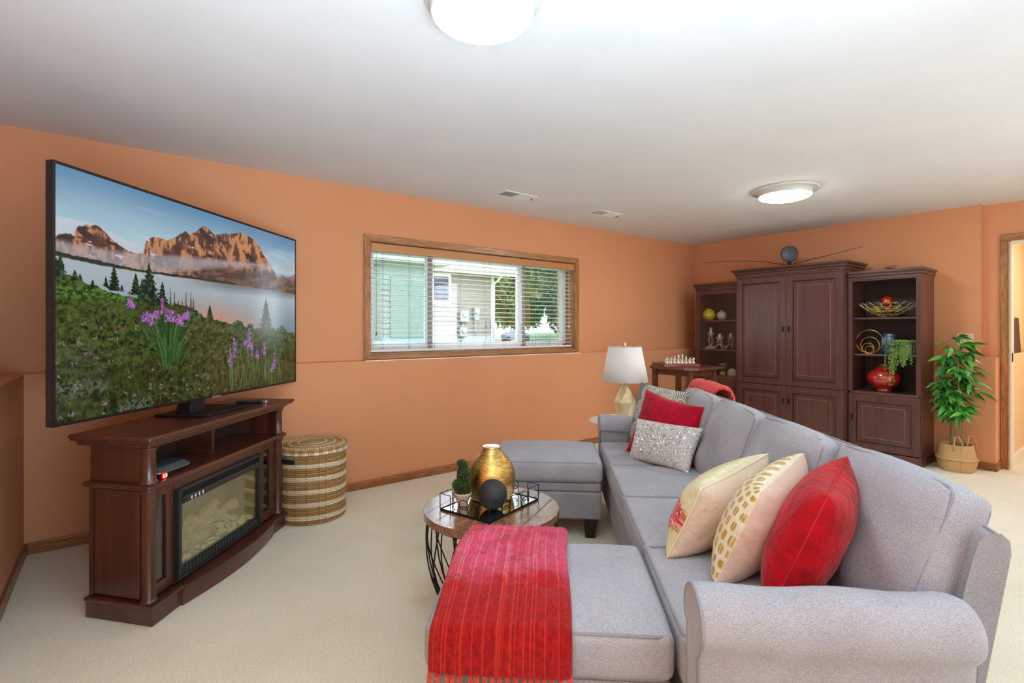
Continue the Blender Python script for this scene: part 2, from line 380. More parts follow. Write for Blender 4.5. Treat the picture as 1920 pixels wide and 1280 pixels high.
# ---------------------------------------------------------------- outside
GZ = .80
struct(box('ground', mat('lawn', S(96, 124, 64), .95, c2=S(140, 152, 108), nscale=3, bscale=40, bstr=.6), None, -30, 60, WY+.3, 60, GZ-.2, GZ))
sid = mat('pale_siding', S(134, 132, 121), .7)
hs = thing('neighbour_house', 'pale beige sided house seen through the blind with one dark window', 'house', (11.66, 16.27, GZ))
hx1, hy, ez = 11.66, 16.27, 3.33
m = MB(); z = GZ+.25
while z < ez:                                           # lap siding
    m.add([(-12, hy-.03, z), (hx1-.14, hy-.03, z), (hx1-.14, hy-.004, z+.13), (-12, hy-.004, z+.13), (-12, hy, z), (hx1-.14, hy, z)], [(0, 1, 2, 3), (0, 4, 5, 1)]); z += .13
m.box(-12, hx1-.02, hy, hy+7, GZ, ez)
def inh(o): o.matrix_parent_inverse = Matrix.Translation((-11.66, -16.27, -GZ)); return o
o = inh(m.build('siding', sid, hs)); o['kind'] = 'stuff'
inh(box('foundation', mat('pale_concrete', S(170, 190, 200), .9), hs, -12, hx1-.02, hy-.015, hy, GZ, GZ+.24))
inh(box('corner_trim', white_v, hs, hx1-.14, hx1, hy-.06, hy+.1, GZ, ez))
inh(box('soffit', mat('shaded_soffit', S(180, 180, 170), .8), hs, -12, hx1+.6, hy-.7, hy+.1, ez, ez+.05))
inh(box('fascia', white_v, hs, -12, hx1+.6, hy-.74, hy-.7, ez-.03, ez+.22))
m = MB(); m.tube([(-12, hy-.8, ez+.14), (hx1+.6, hy-.8, ez+.14)], .075, 8); inh(m.build('gutter', white_v, hs))
m = MB(); m.add([(-12, hy-.85, ez+.22), (hx1+.8, hy-.85, ez+.22), (hx1+.8, hy+4, ez+2), (-12, hy+4, ez+2)], [(0, 1, 2, 3)]); m.add([(hx1+.8, hy-.85, ez+.2), (hx1+.8, hy+4, ez+1.98), (hx1+.8, hy+8, ez+.2)], [(0, 1, 2)]); inh(m.build('roof', mat('grey_shingle', S(140, 135, 128), .9, bscale=12), hs))
m = MB(); m.tube([(hx1-.05, hy-.75, ez+.1), (hx1-.07, hy-.4, ez-.18), (hx1-.07, hy-.12, ez-.3), (hx1-.07, hy-.12, GZ+.1)], .05, 8); inh(m.build('downspout', white_v, hs))
hx = 9.28
f = inh(box('window_frame', white_v, hs, hx-.42, hx+.42, hy-.08, hy-.03, 2.18, 3.32, .01))
dk = mat('dark_window_glass', S(34, 52, 72), .3, spec=.2)
o = box('pane', dk, f, hx-.3, hx+.3, hy-.09, hy-.082, 2.31, 3.19)
# nearer white garage wing behind the left sash
gs = thing('garage', 'white sided garage wing behind the left sash of the window', 'garage', (6.4, 13.2, GZ))
def ing(o): o.matrix_parent_inverse = Matrix.Translation((-6.4, -13.2, -GZ)); return o
m = MB(); m.box(5.7, 7.25, 13.2, 16.2, GZ, 3.1); z = GZ+.2
while z < 3.05: m.add([(5.68, 13.17, z), (7.27, 13.17, z), (7.27, 13.197, z+.15), (5.68, 13.197, z+.15)], [(0, 1, 2, 3)]); z += .15
o = ing(m.build('siding', mat('white_siding', S(140, 147, 143), .7), gs)); o['kind'] = 'stuff'
ing(box('soffit', mat('shaded_soffit', S(180, 180, 170), .8), gs, 5.3, 7.6, 12.7, 16.2, 3.1, 3.32)); ing(box('foundation', mat('blue_grey_block', S(150, 180, 200), .9), gs, 5.7, 7.28, 13.15, 13.17, GZ, GZ+.22))
ing(box('garage_door', mat('pale_garage_door', S(126, 138, 133), .6), gs, 5.95, 7.1, 13.13, 13.17, GZ+.22, 2.75, .02))
for i, (dx, z0, w_, h_) in enumerate(((10.2, 1.55, .38, .42), (10.75, 1.62, .22, .5), (10.15, 1.0, .34, .36))):
    mt = thing('utility_meter', ['square grey utility box on the house wall', 'tall grey meter with round dial on the house wall', 'low grey utility box near the ground on the house wall'][i], 'meter', (dx, hy-.06, z0))
    gm = mat('meter_grey', S(150, 160, 158), .5, .3)
    box('case', gm, mt, -w_/2, w_/2, -.16, 0, 0, h_, .02)
    MB().lathe([(.085, 0), (.085, .06), (.06, .09), (0, .1)], 16, (0, 0, 0), M=T(0, -.16, h_*.6) @ R(90, 'X')).build('dial', mat('dial_grey', S(205, 210, 208), .3), mt)
    MB().tube([(-.03, -.06, 0), (-.03, -.06, -min(z0-GZ, .6))], .025, 8).build('conduit', gm, mt)
bark = mat('bark', S(92, 74, 60), .9)
def tree(X, Y, base, h, r, cnt, label, c1, c2, seed):
    rg = np.random.RandomState(seed); p = W(X, Y, base)
    t = thing('tree', label, 'tree', p, 0, 'trees outside the window')
    MB().tube([(0, 0, 0), (.05, 0, h*.3), (-.03, .05, h*.7)], .12, 8, radii=[.16, .12, .06]).build('trunk', bark, t)
    d = rg.normal(size=(cnt, 3)); d /= np.linalg.norm(d, axis=1)[:, None]
    rr = rg.uniform(.55, 1, cnt)**.5*(1+.25*np.sin(d[:, 0]*7+seed)*np.sin(d[:, 2]*6)*np.cos(d[:, 1]*5))
    P = d*rr[:, None]*np.array([r, r, h*.46])+np.array([0, 0, h*.56]); s = r*.055
    a = rg.normal(size=(cnt, 3))*s; b = rg.normal(size=(cnt, 3))*s
    V = np.stack([P-a, P-b*.5, P+a, P+b*.5], 1).reshape(-1, 3); F = np.arange(cnt*4).reshape(-1, 4)
    k = np.repeat(rg.uniform(0, 1, cnt), 4)[:, None]; col = np.array(c1)*(1-k)+np.array(c2)*k
    o = ob('foliage', mesh_data('foliage', V, F, vcol('foliage', .7, spec=.2), False, col), t); o['kind'] = 'stuff'
tree(.35, 23.5, GZ, 5.2, 1.45, 9000, 'bright green leafy tree beside the corner of the house', S(52, 90, 32), S(136, 170, 78), 3)
tree(2.35, 19.5, GZ, 4.6, 1.5, 8000, 'grey green tree behind the right sash of the window', S(54, 90, 58), S(112, 148, 96), 5)
tree(4.6, 34, GZ, 6.5, 2.6, 6000, 'dark green tree farthest right beyond the window', S(64, 100, 64), S(116, 156, 100), 9)
tree(.2, 32, GZ, 6.0, 2.2, 6000, 'darker green tree farther back behind the bright one', S(50, 84, 38), S(114, 150, 78), 11)
cs = thing('parked_car', 'blue grey parked car under the green trees', 'car', W(.12, 18.5, GZ), -CA+.3)
cs.scale = (.62, .8, .8)
m = MB(); prof = [(-.95, .3), (-.95, .62), (-.7, .72), (-.42, 1.0), (.3, 1.02), (.6, .72), (.98, .62), (.98, .3)]
for y in (-.38, .38): pass
m.add([(x*.8, -.35, z*.6) for x, z in prof]+[(x*.8, .35, z*.6) for x, z in prof], [tuple(range(8)), tuple(reversed(range(8, 16)))]+[(i, 8+i, 8+(i+1) % 8, (i+1) % 8) for i in range(8)]).build('body', mat('car_paint', S(78, 92, 112), .3, .3, coat=.6), cs, .03)
for x in (-.55, .55):
    for y in (-.36, .36): MB().lathe([(.05, -.05), (.14, -.05), (.14, .05), (.05, .05)], 16, M=T(x, y, .14) @ R(90, 'X')).build('wheel', blackmat, cs)
tr = thing('garden_stakes', 'four black tipped garden stakes standing outside the window', 'garden stakes', W(-.28, 5.8, GZ))
m = MB()
for dx, dz in ((-.02, .545), (.05, .54), (-.025, .49), (.055, .485)):
    MB().tube([(dx, dx*.3, 0), (dx, dx*.3, dz)], .0015, 5).lathe([(.001, dz), (.011, dz), (.007, dz+.015), (.006, dz+.028), (0, dz+.034)], 8, (dx, dx*.3, 0)).build('stake', black_m, tr)

# ---------------------------------------------------------------- television with its picture
TL, TH = 1.745, 1.005
p0 = W(-1.76, 1.97, .896); tz = rad(52.3-6.15)
tv = thing('television', 'large black flat television showing a mountain lake with wildflowers', 'television', p0, tz)
box('housing', black_m, tv, -.012, TL+.012, .003, .03, -.012, TH+.012, .004)
MB().box(-.012, TL+.012, -.002, .003, -.012, .0).box(-.012, TL+.012, -.002, .003, TH, TH+.012).box(-.012, 0, -.002, .003, 0, TH).box(TL, TL+.012, -.002, .003, 0, TH).build('bezel', mat('dark_bezel', S(40, 36, 36), .3, .5), tv)
box('rear_case', blackmat, tv, .3, TL-.3, .03, .05, .12, .75, .01)
nm = mat('tv_stand_metal', S(30, 29, 31), .4, .5)
def tvpic():
    nu, nv = 620, 360
    u, v = np.meshgrid(np.linspace(0, 1, nu), np.linspace(0, 1, nv), indexing='ij')
    X = u*1.74; c3 = lambda *c: np.array(S(*c))
    def L(a, b, t): return a*(1-t[..., None])+b*t[..., None]
    img = L(c3(92, 140, 178)*np.ones((nu, nv, 3)), c3(176, 205, 218), sst(0, .3, v+.06*fbm(u*3, v*8, 2)))
    cl = sst(.62, .8, fbm(u*4, v*26, 31))*sst(.02, .15, v)*.35; img = L(img, c3(208, 216, 222), cl)
    def line(pts, n1=0, f=30, sd=0):
        xs = [p[0] for p in pts]; ys = [p[1] for p in pts]
        return np.interp(u, xs, ys)+n1*(fbm(u*f, u*0+sd, sd)-.5)
    # snow shoulder and mountains
    snow = line([(.1, .2), (.171, .232), (.219, .243), (.3, .30), (.31, 1)], .004)
    k = (v > snow) & (u < .3); img[k] = L(img, c3(196, 206, 216), u*0+.9)[k]
    sky = line([(0, .279), (.024, .262), (.043, .259), (.054, .226), (.073, .205), (.102, .204), (.126, .222), (.15, .255), (.2, .29), (.235, .29), (.248, .214), (.27, .198), (.318, .195), (.351, .171), (.386, .134), (.41, .142), (.43, .122), (.461, .072), (.50, .095), (.51, .104), (.555, .086), (.601, .076), (.648, .056), (.712, .07), (.753, .1), (.788, .161), (.81, .193), (.854, .26), (.886, .33), (1, .36)], .022, 60, 5)
    rock = fbm(u*46+v*9, v*26, 8, 5); rid = fbm(u*90, v*22, 12, 4)
    rc = L(c3(88, 62, 56)*np.ones_like(img), c3(196, 138, 98), sst(.42, .58, rock*.45+rid*.55)); rc = L(rc, c3(62, 50, 52), sst(.60, .72, fbm(u*30-v*12, v*30, 15)))
    rc = L(rc, c3(226, 226, 232), sst(.72, .8, fbm(u*24, v*60, 18))*(u < .5))
    k = v > sky; img[k] = rc[k]
    # far ridge at the right edge
    k = (u > .86) & (v > line([(.86, .33), (.9, .262), (.94, .28), (.975, .25), (1, .24)], .01, 40)) ; img[k] = L(img, c3(120, 112, 122), u*0+.75)[k]
    # slope under the mist
    lo = sst(.235, .30, v)*sst(.30, .5, u); img = L(img, L(c3(72, 60, 60)*np.ones_like(img), c3(126, 92, 74), sst(.4, .65, fbm(u*24+v*20, v*40, 22))), lo*.9)
    ft = line([(0, .285), (.108, .283), (.255, .272), (.404, .246), (.612, .215), (.76, .20), (1, .15)], .02, 7, 3); fb = line([(0, .352), (.205, .357), (.318, .345), (.5, .282), (.7, .245), (1, .215)], .03, 7, 4)
    fog = sst(0, .03, v-ft)*(1-sst(-.02, .03, v-fb)); img = L(img, c3(176, 172, 180), fog*(.72-.25*fbm(u*5, v*22, 9)))
    # tree line, lake
    k = (v > line([(0, .335), (.108, .350), (.24, .362), (.404, .36), (1, .365)], .01, 90)) & (v < line([(0, .352), (.108, .366), (.24, .373), (.404, .373), (1, .37)])) & (u < .62); img[k] = L(c3(34, 48, 44)*np.ones_like(img), c3(48, 66, 58), rock)[k]
    lake = line([(0, .355), (.108, .368), (.24, .375), (.404, .373), (.612, .374), (1, .382)])
    t = sst(.37, .66, v); lk = L(c3(172, 184, 190)*np.ones_like(img), c3(112, 140, 158), t)
    pk = sst(.42, .62, v)*np.exp(-((u-.5-(v-.5)*.3)/.2)**2); lk = L(lk, c3(208, 148, 116), pk*.85)
    lk = L(lk, c3(92, 96, 106), (1-sst(.38, .44, v))*sst(.3, .6, u)*.75); lk = lk*(1+.10*(fbm(u*12, v*120, 41)-.5))[..., None]
    k = v > lake; img[k] = lk[k]
    # meadow
    sh = line([(0, .424), (.035, .423), (.084, .451), (.171, .488), (.286, .5), (.404, .519), (.461, .57), (.589, .604), (.739, .63), (1, .66)], .022, 40, 6)
    g = fbm(u*60, v*60, 51, 4); g2 = fbm(u*160, v*120, 55, 3); g3 = fbm(u*7, v*7, 57, 3)
    me = L(c3(26, 38, 20)*np.ones_like(img), c3(92, 110, 52), np.clip(sst(.3, .72, g*.55+g2*.45), 0, 1)); me = L(me, c3(70, 62, 40), sst(.5, .7, g3)*.5)
    me = me*(.92-.45*sst(.5, 1, v))[..., None]; me = L(me, c3(118, 130, 120), sst(.60, .72, fbm(u*9+3, v*8, 61))*sst(.6, .8, v)*(u < .5)*.4*sst(.4, .6, g2))
    k = v > sh; img[k] = me[k]
    bush = np.exp(-((u-.12)/.13)**2-((v-.485)/.03)**2); img = L(img, L(c3(34, 62, 28)*np.ones_like(img), c3(96, 130, 60), sst(.35, .65, g2)), np.clip(bush*1.6, 0, 1)*(v > sh))
    # conifers
    def con(cu, top, bot, w_, c=(24, 40, 30)):
        h = (v-top)/(bot-top); wd_ = w_*h*(.55+.45*np.abs(np.sin(h*22+.6*np.sin(u*400))))*(.7+.6*vnoise(u*260, v*160, 71))
        k = (h > 0) & (h < 1) & (np.abs(X-cu*1.74) < wd_+.0012); cc = L(np.array(S(*c))*np.ones_like(img), c3(70, 92, 62), sst(.45, .8, g2)); img[k] = cc[k]
    for a in ((.148, .354, .468, .036), (.255, .32, .51, .075), (.212, .38, .48, .04), (.232, .40, .49, .03), (.301, .402, .52, .04), (.795, .431, .65, .09, (44, 66, 56)), (.491, .5, .58, .035), (.045, .396, .442, .02), (.058, .41, .445, .014), (.011, .34, .43, .03), (.002, .36, .43, .03), (.09, .43, .46, .012), (.125, .41, .455, .014), (.17, .44, .47, .014)): con(*a)
    for cu in (.33, .345, .36, .375, .39, .41, .42): con(cu, .46+.03*math.sin(cu*90), .53, .006, (70, 60, 50))
    for cu, cv, r_ in ((.42, .56, .045), (.44, .57, .035), (.63, .615, .05), (.6, .62, .03), (.7, .62, .03), (.9, .66, .07), (.98, .69, .06), (.84, .66, .05)):
        k = ((X-cu*1.74)/r_)**2+((v-cv)*1.6/r_)**2 < .8+.5*vnoise(u*70, v*50, 77); cc = L(c3(30, 48, 28)*np.ones_like(img), c3(92, 118, 70), sst(.4, .7, g2)); img[k] = cc[k]
    rg = np.random.RandomState(5)
    def stroke(x0, y0, x1, y1, w_, c, a=.9):
        i0 = int(max(0, (min(x0, x1)-w_*2)*nu)); i1 = int(min(nu, (max(x0, x1)+w_*2)*nu+2)); j0 = int(max(0, (min(y0, y1)-w_*2)*nv)); j1 = int(min(nv, (max(y0, y1)+w_*2)*nv+2))
        if i1 <= i0 or j1 <= j0: return
        uu = X[i0:i1, j0:j1]; vv = v[i0:i1, j0:j1]; ax, bx = x0*1.74, x1*1.74; dx, dy = bx-ax, y1-y0; tt = np.clip(((uu-ax)*dx+(vv-y0)*dy)/(dx*dx+dy*dy+1e-9), 0, 1)
        d = np.hypot(uu-ax-tt*dx, vv-y0-tt*dy); m_ = (d < w_)*a; img[i0:i1, j0:j1] = img[i0:i1, j0:j1]*(1-m_[..., None])+np.array(c)*m_[..., None]
    def dot(cu, cv, r_, c, a=.9): stroke(cu, cv, cu+1e-5, cv, r_, c, a)
    for k in range(2400):                              # grass blades
        a, b = rg.uniform(0, 1), rg.uniform(.45, 1); s0 = np.interp(a, [0, .17, .4, .6, 1], [.43, .49, .53, .61, .67])
        if b < s0+.02: continue
        l_ = rg.uniform(.015, .05)*(.5+b); g_ = rg.uniform(0, 1)
        stroke(a, b, a+rg.uniform(-.012, .012), b-l_, .0014, S(46+52*g_, 62+44*g_, 26+30*g_), .5)
    for k in range(200):                               # meadow flowers
        a, b = rg.uniform(0, .75), rg.uniform(.6, .99); cc = [(170, 130, 150), (120, 104, 110), (150, 90, 90), (150, 150, 120)][rg.randint(4)]
        for j in range(4): dot(a+rg.uniform(-.006, .006), b+rg.uniform(-.007, .007), .0035, S(*cc), .5)
    def fire(cu, top, bot, w_, n_=60):                 # fireweed spikes
        stroke(cu, bot, cu, top-.03, .0016, S(110, 70, 70))
        for k in range(n_):
            t_ = rg.uniform(0, 1); dot(cu+rg.normal()*w_*(.35+.65*t_), top+(bot-top)*t_, .0034, S(*[(168, 96, 186), (140, 76, 160), (196, 140, 206)][rg.randint(3)]), .85)
    for k in range(230):                               # tall clump
        a = .326+rg.normal()*.035; b = .70+rg.uniform(-.1, .08); stroke(.326+(a-.326)*.5, b+.06, a, b-.05, .003, S(*[(50, 84, 44), (74, 112, 58), (34, 62, 34)][rg.randint(3)]), .9)
    for a in ((.30, .48, .56, .006), (.245, .555, .60, .010), (.262, .56, .62, .010), (.28, .545, .585, .008), (.32, .54, .60, .010), (.338, .54, .6, .010), (.362, .56, .61, .008), (.385, .55, .59, .010), (.395, .54, .58, .006), (.37, .57, .62, .01), (.193, .5, .53, .005), (.2, .51, .54, .006)): fire(*a)
    for k in range(160):
        a = [.60, .70, .80, .86][rg.randint(4)]+rg.normal()*.03; b = .86+rg.uniform(-.1, .1); stroke(a, b+.05, a+rg.normal()*.01, b-.06, .0024, S(*[(70, 104, 56), (96, 128, 76), (44, 74, 44)][rg.randint(3)]), .85)
    for a in ((.693, .63, .76, .010, 110), (.71, .72, .80, .008, 50), (.67, .70, .74, .008, 40), (.612, .69, .80, .008, 70), (.59, .75, .85, .007, 50), (.785, .72, .80, .008, 70), (.85, .79, .90, .008, 70), (.835, .86, .92, .007, 40), (.74, .76, .82, .006, 40)): fire(*a)
    return u, v, np.clip(img, 0, 1)
u_, v_, im_ = tvpic(); nu_, nv_ = u_.shape
Vp = np.stack([u_*TL, np.full_like(u_, -.0005), (1-v_)*TH], -1).reshape(-1, 3)
pm = vcol('screen_picture', .12, spec=.5, emit=.31)
ob('screen', mesh_data('screen', Vp, grid_faces(nu_, nv_, flip=True), pm, False, im_.reshape(-1, 3)), tv)

# ---------------------------------------------------------------- fireplace television console
sp = W(-1.524, 2.166); srz = rad(52.3-3.3)
st = thing('fireplace_console', 'dark cherry television console with an electric fireplace under the large television', 'console', sp, srz)
K = .16
def sh(x, y, e=0): return (x+K*y*(1 if x < .5 else 0), y)
def quad(x0, x1, y0, y1): return [sh(x0, y0), sh(x1, y0), sh(x1, y1), sh(x0, y1)]
SL = 1.128; D = .35
bow = [(0, 0), (.17, 0), (.17, -.012)]+[(.17+.79*t/12, -.012-.045*math.sin(PI*t/12)) for t in range(1, 12)]+[(.96, -.012), (.96, 0), (SL, 0)]
foot = [(x, y) for x, y in bow]+[(SL, D), sh(0, D)]
MB().prism(foot, 0, .075).build('plinth', cherry_x, st, .004)
bow2 = [(x+(-.012 if x < .01 else .012 if x > SL-.01 else 0), y-.012) for x, y in bow]+[(SL+.012, D), (sh(0, D)[0]-.012, D)]
MB().prism(bow2, .075, .092).build('plinth_cap', cherry_x, st, .006, 3)
y0 = .025
def slab(name, m_, x0, x1, ya, yb, z0, z1, bev=.002, par=None):
    return MB().prism(quad(x0, x1, ya, yb), z0, z1).build(name, m_, par or st, bev)
# carcass
MB().prism([sh(.035, .06), sh(.055, .06), sh(.055, D-.01), sh(.035, D-.01)], .092, .575).build('side_panel', cherry_z, st, .002)
MB().prism([sh(.012, .075), sh(.037, .075), sh(.037, D-.035), sh(.012, D-.035)], .10, .565).build('raised_panel', cherry_z, st, .003)
MB().prism([sh(.012, D-.03), sh(.05, D-.03), sh(.05, D-.005), sh(.012, D-.005)], .092, .575).build('corner_post', cherry_z, st, .002)
MB().prism([sh(.015, .06), sh(.05, .06), sh(.05, D-.01), sh(.015, D-.01)], .598, .76).build('side_panel', cherry_z, st, .002)
slab('side_panel', cherry_z, SL-.05, SL-.03, .05, D-.01, .092, .575); slab('side_panel', cherry_z, SL-.05, SL-.03, .05, D-.01, .598, .76)
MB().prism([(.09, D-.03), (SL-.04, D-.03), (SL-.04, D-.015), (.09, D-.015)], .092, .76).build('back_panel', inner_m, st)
box('divider', cherry_y, st, .575, .593, .12, D-.03, .598, .76)
MB().prism([(-.018, 0), (SL+.018, 0), (SL+.018, D), (sh(0, D)[0]-.018, D)], .575, .599).build('middle_shelf', cherry_x, st, .008, 3)
# crown top: stacked mouldings
for i, (e, za, zb, bv) in enumerate(((.006, .755, .767, .004), (.02, .767, .783, .007), (.045, .783, .792, .002), (.055, .792, .811, .006))):
    q = [(-e, y0-e*.9-.01), (SL+e, y0-e*.9-.01), (SL+e, D+.03), (sh(0, D)[0]-e, D+.03)]
    MB().prism(q, za, zb).build('crown_molding' if i < 3 else 'top', cherry_x, st, bv, 3)
def column(x, za, zb, par=st):
    r = .027; m = MB().lathe([(r+.006, za), (r+.008, za+.006), (r+.003, za+.012), (r, za+.018), (r, zb-.018), (r+.003, zb-.012), (r+.008, zb-.006), (r+.006, zb)], 28, (x, .036, 0))
    return m.build('column', cherry_z, par)
for x in (.026, SL-.03): column(x, .092, .575); column(x, .599, .756)
# glass side doors
gsm = glass('cabinet_glass', (.62, .66, .60), .10)
for (a, b) in ((.052, .175), (.875, 1.075)):
    ga, gb = (a+.004, .128) if a < .5 else (.935, 1.005)
    dm = MB(); dm.box(gb, b, y0+.01, y0+.03, .10, .565); dm.box(a, ga, y0+.01, y0+.03, .10, .565); dm.box(ga, gb, y0+.01, y0+.03, .10, .15); dm.box(ga, gb, y0+.01, y0+.03, .525, .565)
    dd = dm.build('door', cherry_z, st, .003); box('pane', gsm, dd, ga, gb, y0+.02, y0+.024, .15, .525)
    if a < .5:
        box('shelf', cherry_x, st, .06, .17, .05, D-.04, .33, .342)
box('rail', cherry_x, st, .175, .875, y0+.008, y0+.03, .527, .566, .002); box('rail', cherry_x, st, .175, .875, y0+.008, y0+.03, .092, .107, .002)
# firebox
fp = MB(); fx0, fx1, fz0, fz1 = .18, .872, .106, .528; yf = y0-.012
fp.box(fx0, fx0+.02, yf, yf+.03, fz0, fz1); fp.box(fx1-.02, fx1, yf, yf+.03, fz0, fz1); fp.box(fx0+.02, fx1-.02, yf, yf+.03, fz1-.016, fz1); fp.box(fx0+.02, fx1-.02, yf, yf+.03, fz0, fz0+.012)
fpo = fp.build('firebox', mat('firebox_black', S(34, 36, 38), .4), st, .002)
box('air_vent', mat('deep_black', S(8, 8, 9), .7), fpo, fx0+.02, fx1-.02, yf+.02, yf+.06, fz1-.046, fz1-.016)
box('control_strip', mat('strip_black', S(38, 40, 44), .3), fpo, fx0+.02, fx1-.02, yf+.004, yf+.03, fz1-.078, fz1-.046, .002)
m = MB()
for i in range(4): m.box(fx0+.085+i*.027, fx0+.094+i*.027, yf+.002, yf+.005, fz1-.068, fz1-.06).box(fx0+.0885+i*.027, fx0+.0905+i*.027, yf+.001, yf+.005, fz1-.072, fz1-.055)
m.build('button_marks', mat('white_print', S(220, 225, 230), .5), fpo)
MB().box(fx0+.028, fx0+.06, yf+.002, yf+.005, fz1-.072, fz1-.054).build('display', mat('dark_display', S(18, 18, 22), .15), fpo)
box('lower_grille', blackmat, fpo, fx0+.02, fx1-.02, yf+.012, yf+.03, fz0+.012, fz0+.055)
m = MB()
for i in range(26): m.box(fx0+.034+i*.0246, fx0+.0415+i*.0246, yf+.006, yf+.013, fz0+.014, fz0+.052)
m.build('grille_bars', mat('grille_grey', S(60, 62, 64), .4), fpo)
gz0, gz1 = fz0+.055, fz1-.08
box('glass', glass('firebox_glass', (.92, .93, .84), .07, .03, .42), fpo, fx0+.02, fx1-.02, yf+.012, yf+.016, gz0, gz1)
fbm_ = mat('firebox_interior', S(172, 166, 134), .8)
m = MB(); m.box(fx0+.02, fx1-.02, yf+.20, yf+.21, gz0, gz1).box(fx0+.02, fx0+.025, yf+.03, yf+.2, gz0, gz1).box(fx1-.025, fx1-.02, yf+.03, yf+.2, gz0, gz1).box(fx0+.02, fx1-.02, yf+.03, yf+.21, gz0-.004, gz0).box(fx0+.02, fx1-.02, yf+.03, yf+.21, gz1, gz1+.004)
m.build('firebox_lining', fbm_, fpo)
logm = mat('faux_log', S(176, 158, 124), .9, c2=S(110, 92, 68), nscale=26, bscale=60, bstr=.8, bdist=.01, emit=(S(176, 158, 124), .12))  # logs given a faint glow to lighten the inside of the unlit firebox
def logp(a, b, r):
    a, b = Vector(a), Vector(b); P = [a.lerp(b, t/7)+Vector((0, 0, .006*math.sin(t*2.1+a.x*30))) for t in range(8)]
    MB().tube(P, r, 12, radii=[r*(.85+.2*math.sin(t*1.7+b.x*20)) for t in range(8)]).build('log', logm, fpo)
logp((.24, yf+.08, gz0+.04), (.46, yf+.13, gz0+.12), .034); logp((.40, yf+.09, gz0+.10), (.62, yf+.12, gz0+.15), .036)
logp((.38, yf+.07, gz0+.045), (.55, yf+.09, gz0+.05), .032); logp((.52, yf+.12, gz0+.07), (.76, yf+.10, gz0+.11), .03); logp((.27, yf+.12, gz0+.08), (.35, yf+.06, gz0+.02), .02)
rg = random.Random(2); m = MB()
for i in range(260):
    x, y, s_ = rg.uniform(fx0+.03, fx1-.03), rg.uniform(yf+.03, yf+.19), rg.uniform(.005, .011)
    m.lathe([(0, 0), (s_, s_*.5), (s_*.7, s_*1.4), (0, s_*1.6)], 5, (x, y, gz0), False)
o = m.build('crystal_embers', mat('clear_embers', S(200, 196, 170), .25, emit=(S(190, 186, 150), .10)), fpo); o['kind'] = 'stuff'  # ember glow added for the same lightening, the fire is off
# items on the console
def on_console(x, y, z): return st_M @ Vector((x, y, z))
st_M = Matrix.Translation(sp) @ Matrix.Rotation(srz, 4, 'Z')
bs = ob('stand_base', None, tv)
C.objects.unlink(bs); bpy.data.objects.remove(bs)
inv = (Matrix.Translation(p0) @ Matrix.Rotation(tz, 4, 'Z')).inverted()
pc = inv @ W(-1.69, 2.81, .811)
box('stand_base', nm, tv, pc.x-.19, pc.x+.2, pc.y-.145, pc.y+.135, pc.z+.0005, pc.z+.011, .003)
nk = MB(); nx_ = pc.x-.07; nk.prism([(nx_-.06, pc.y-.02), (nx_+.05, pc.y-.02), (nx_+.05, pc.y+.07), (nx_-.06, pc.y+.07)], pc.z+.011, .15, [(nx_-.0, .03), (nx_+.10, .03), (nx_+.10, .055), (nx_-.0, .055)])
nk.build('stand_neck', nm, tv, .004)
tag(box('logo_bar', mat('silver_bar', S(170, 175, 180), .3, .8), tv, TL*.50, TL*.54, -.004, .0, -.014, -.004), None)
bx = thing('media_player', 'black rounded set top box on the console shelf', 'set top box', on_console(.20, .135, .6), srz)
def rrect(hx_, hy_, r, n=6):
    P = []
    for cx_, cy_, a0 in ((hx_-r, hy_-r, 0), (-hx_+r, hy_-r, 90), (-hx_+r, -hy_+r, 180), (hx_-r, -hy_+r, 270)):
        for k in range(n+1): a = rad(a0+90*k/n); P.append((cx_+r*math.cos(a), cy_+r*math.sin(a)))
    return P
MB().prism(rrect(.10, .092, .03), .002, .02, rrect(.108, .10, .035)).build('lower_case', black_m, bx, .002)
MB().prism(rrect(.1085, .1005, .035), .02, .023).build('silver_band', mat('silver_band', S(190, 185, 182), .25, .9), bx)
MB().prism(rrect(.108, .10, .035), .023, .044, rrect(.088, .08, .03)).build('lid', mat('slate_plastic', S(62, 70, 74), .45), bx, .003)
bd = thing('digital_badge', 'tiny red glowing badge with white marks beside the set top box', 'display', on_console(.105, .022, .6), srz)
box('case', mat('red_glow', S(190, 20, 12), .3, emit=(S(220, 30, 18), .6)), bd, -.013, .013, 0, .01, 0, .026, .006)
m = MB(); gl = mat('badge_white', S(255, 235, 225), .4, emit=(S(255, 225, 210), .6))
m.tube([(-.001+.006*math.cos(a)-.004, -.0008, .013+.007*math.sin(a)) for a in [rad(50+26*k) for k in range(11)]], .0014, 5)
m.tube([(.003, -.0008, .019), (.008, -.0008, .019), (.009, -.0008, .014), (.004, -.0008, .013), (.009, -.0008, .010), (.008, -.0008, .007), (.003, -.0008, .007)], .0013, 5)
m.build('marks', gl, bd)
rm = thing('remote_control', 'slim black remote control lying on the console top', 'remote', (*W(-1.585, 3.13)[:2], .8115), rad(-37.7+8))
box('body', black_m, rm, -.095, .06, -.02, .02, 0, .015, .005); box('end_cap', mat('silver_band', S(190, 185, 182)), rm, .06, .083, -.018, .018, 0, .016, .004)
m = MB()
for i in range(6):
    for j in (-.008, .008): m.lathe([(.004, .015), (.0035, .0165), (0, .0167)], 8, (-.07+i*.018, j, 0))
m.build('buttons', mat('button_grey', S(80, 80, 84), .5), rm)

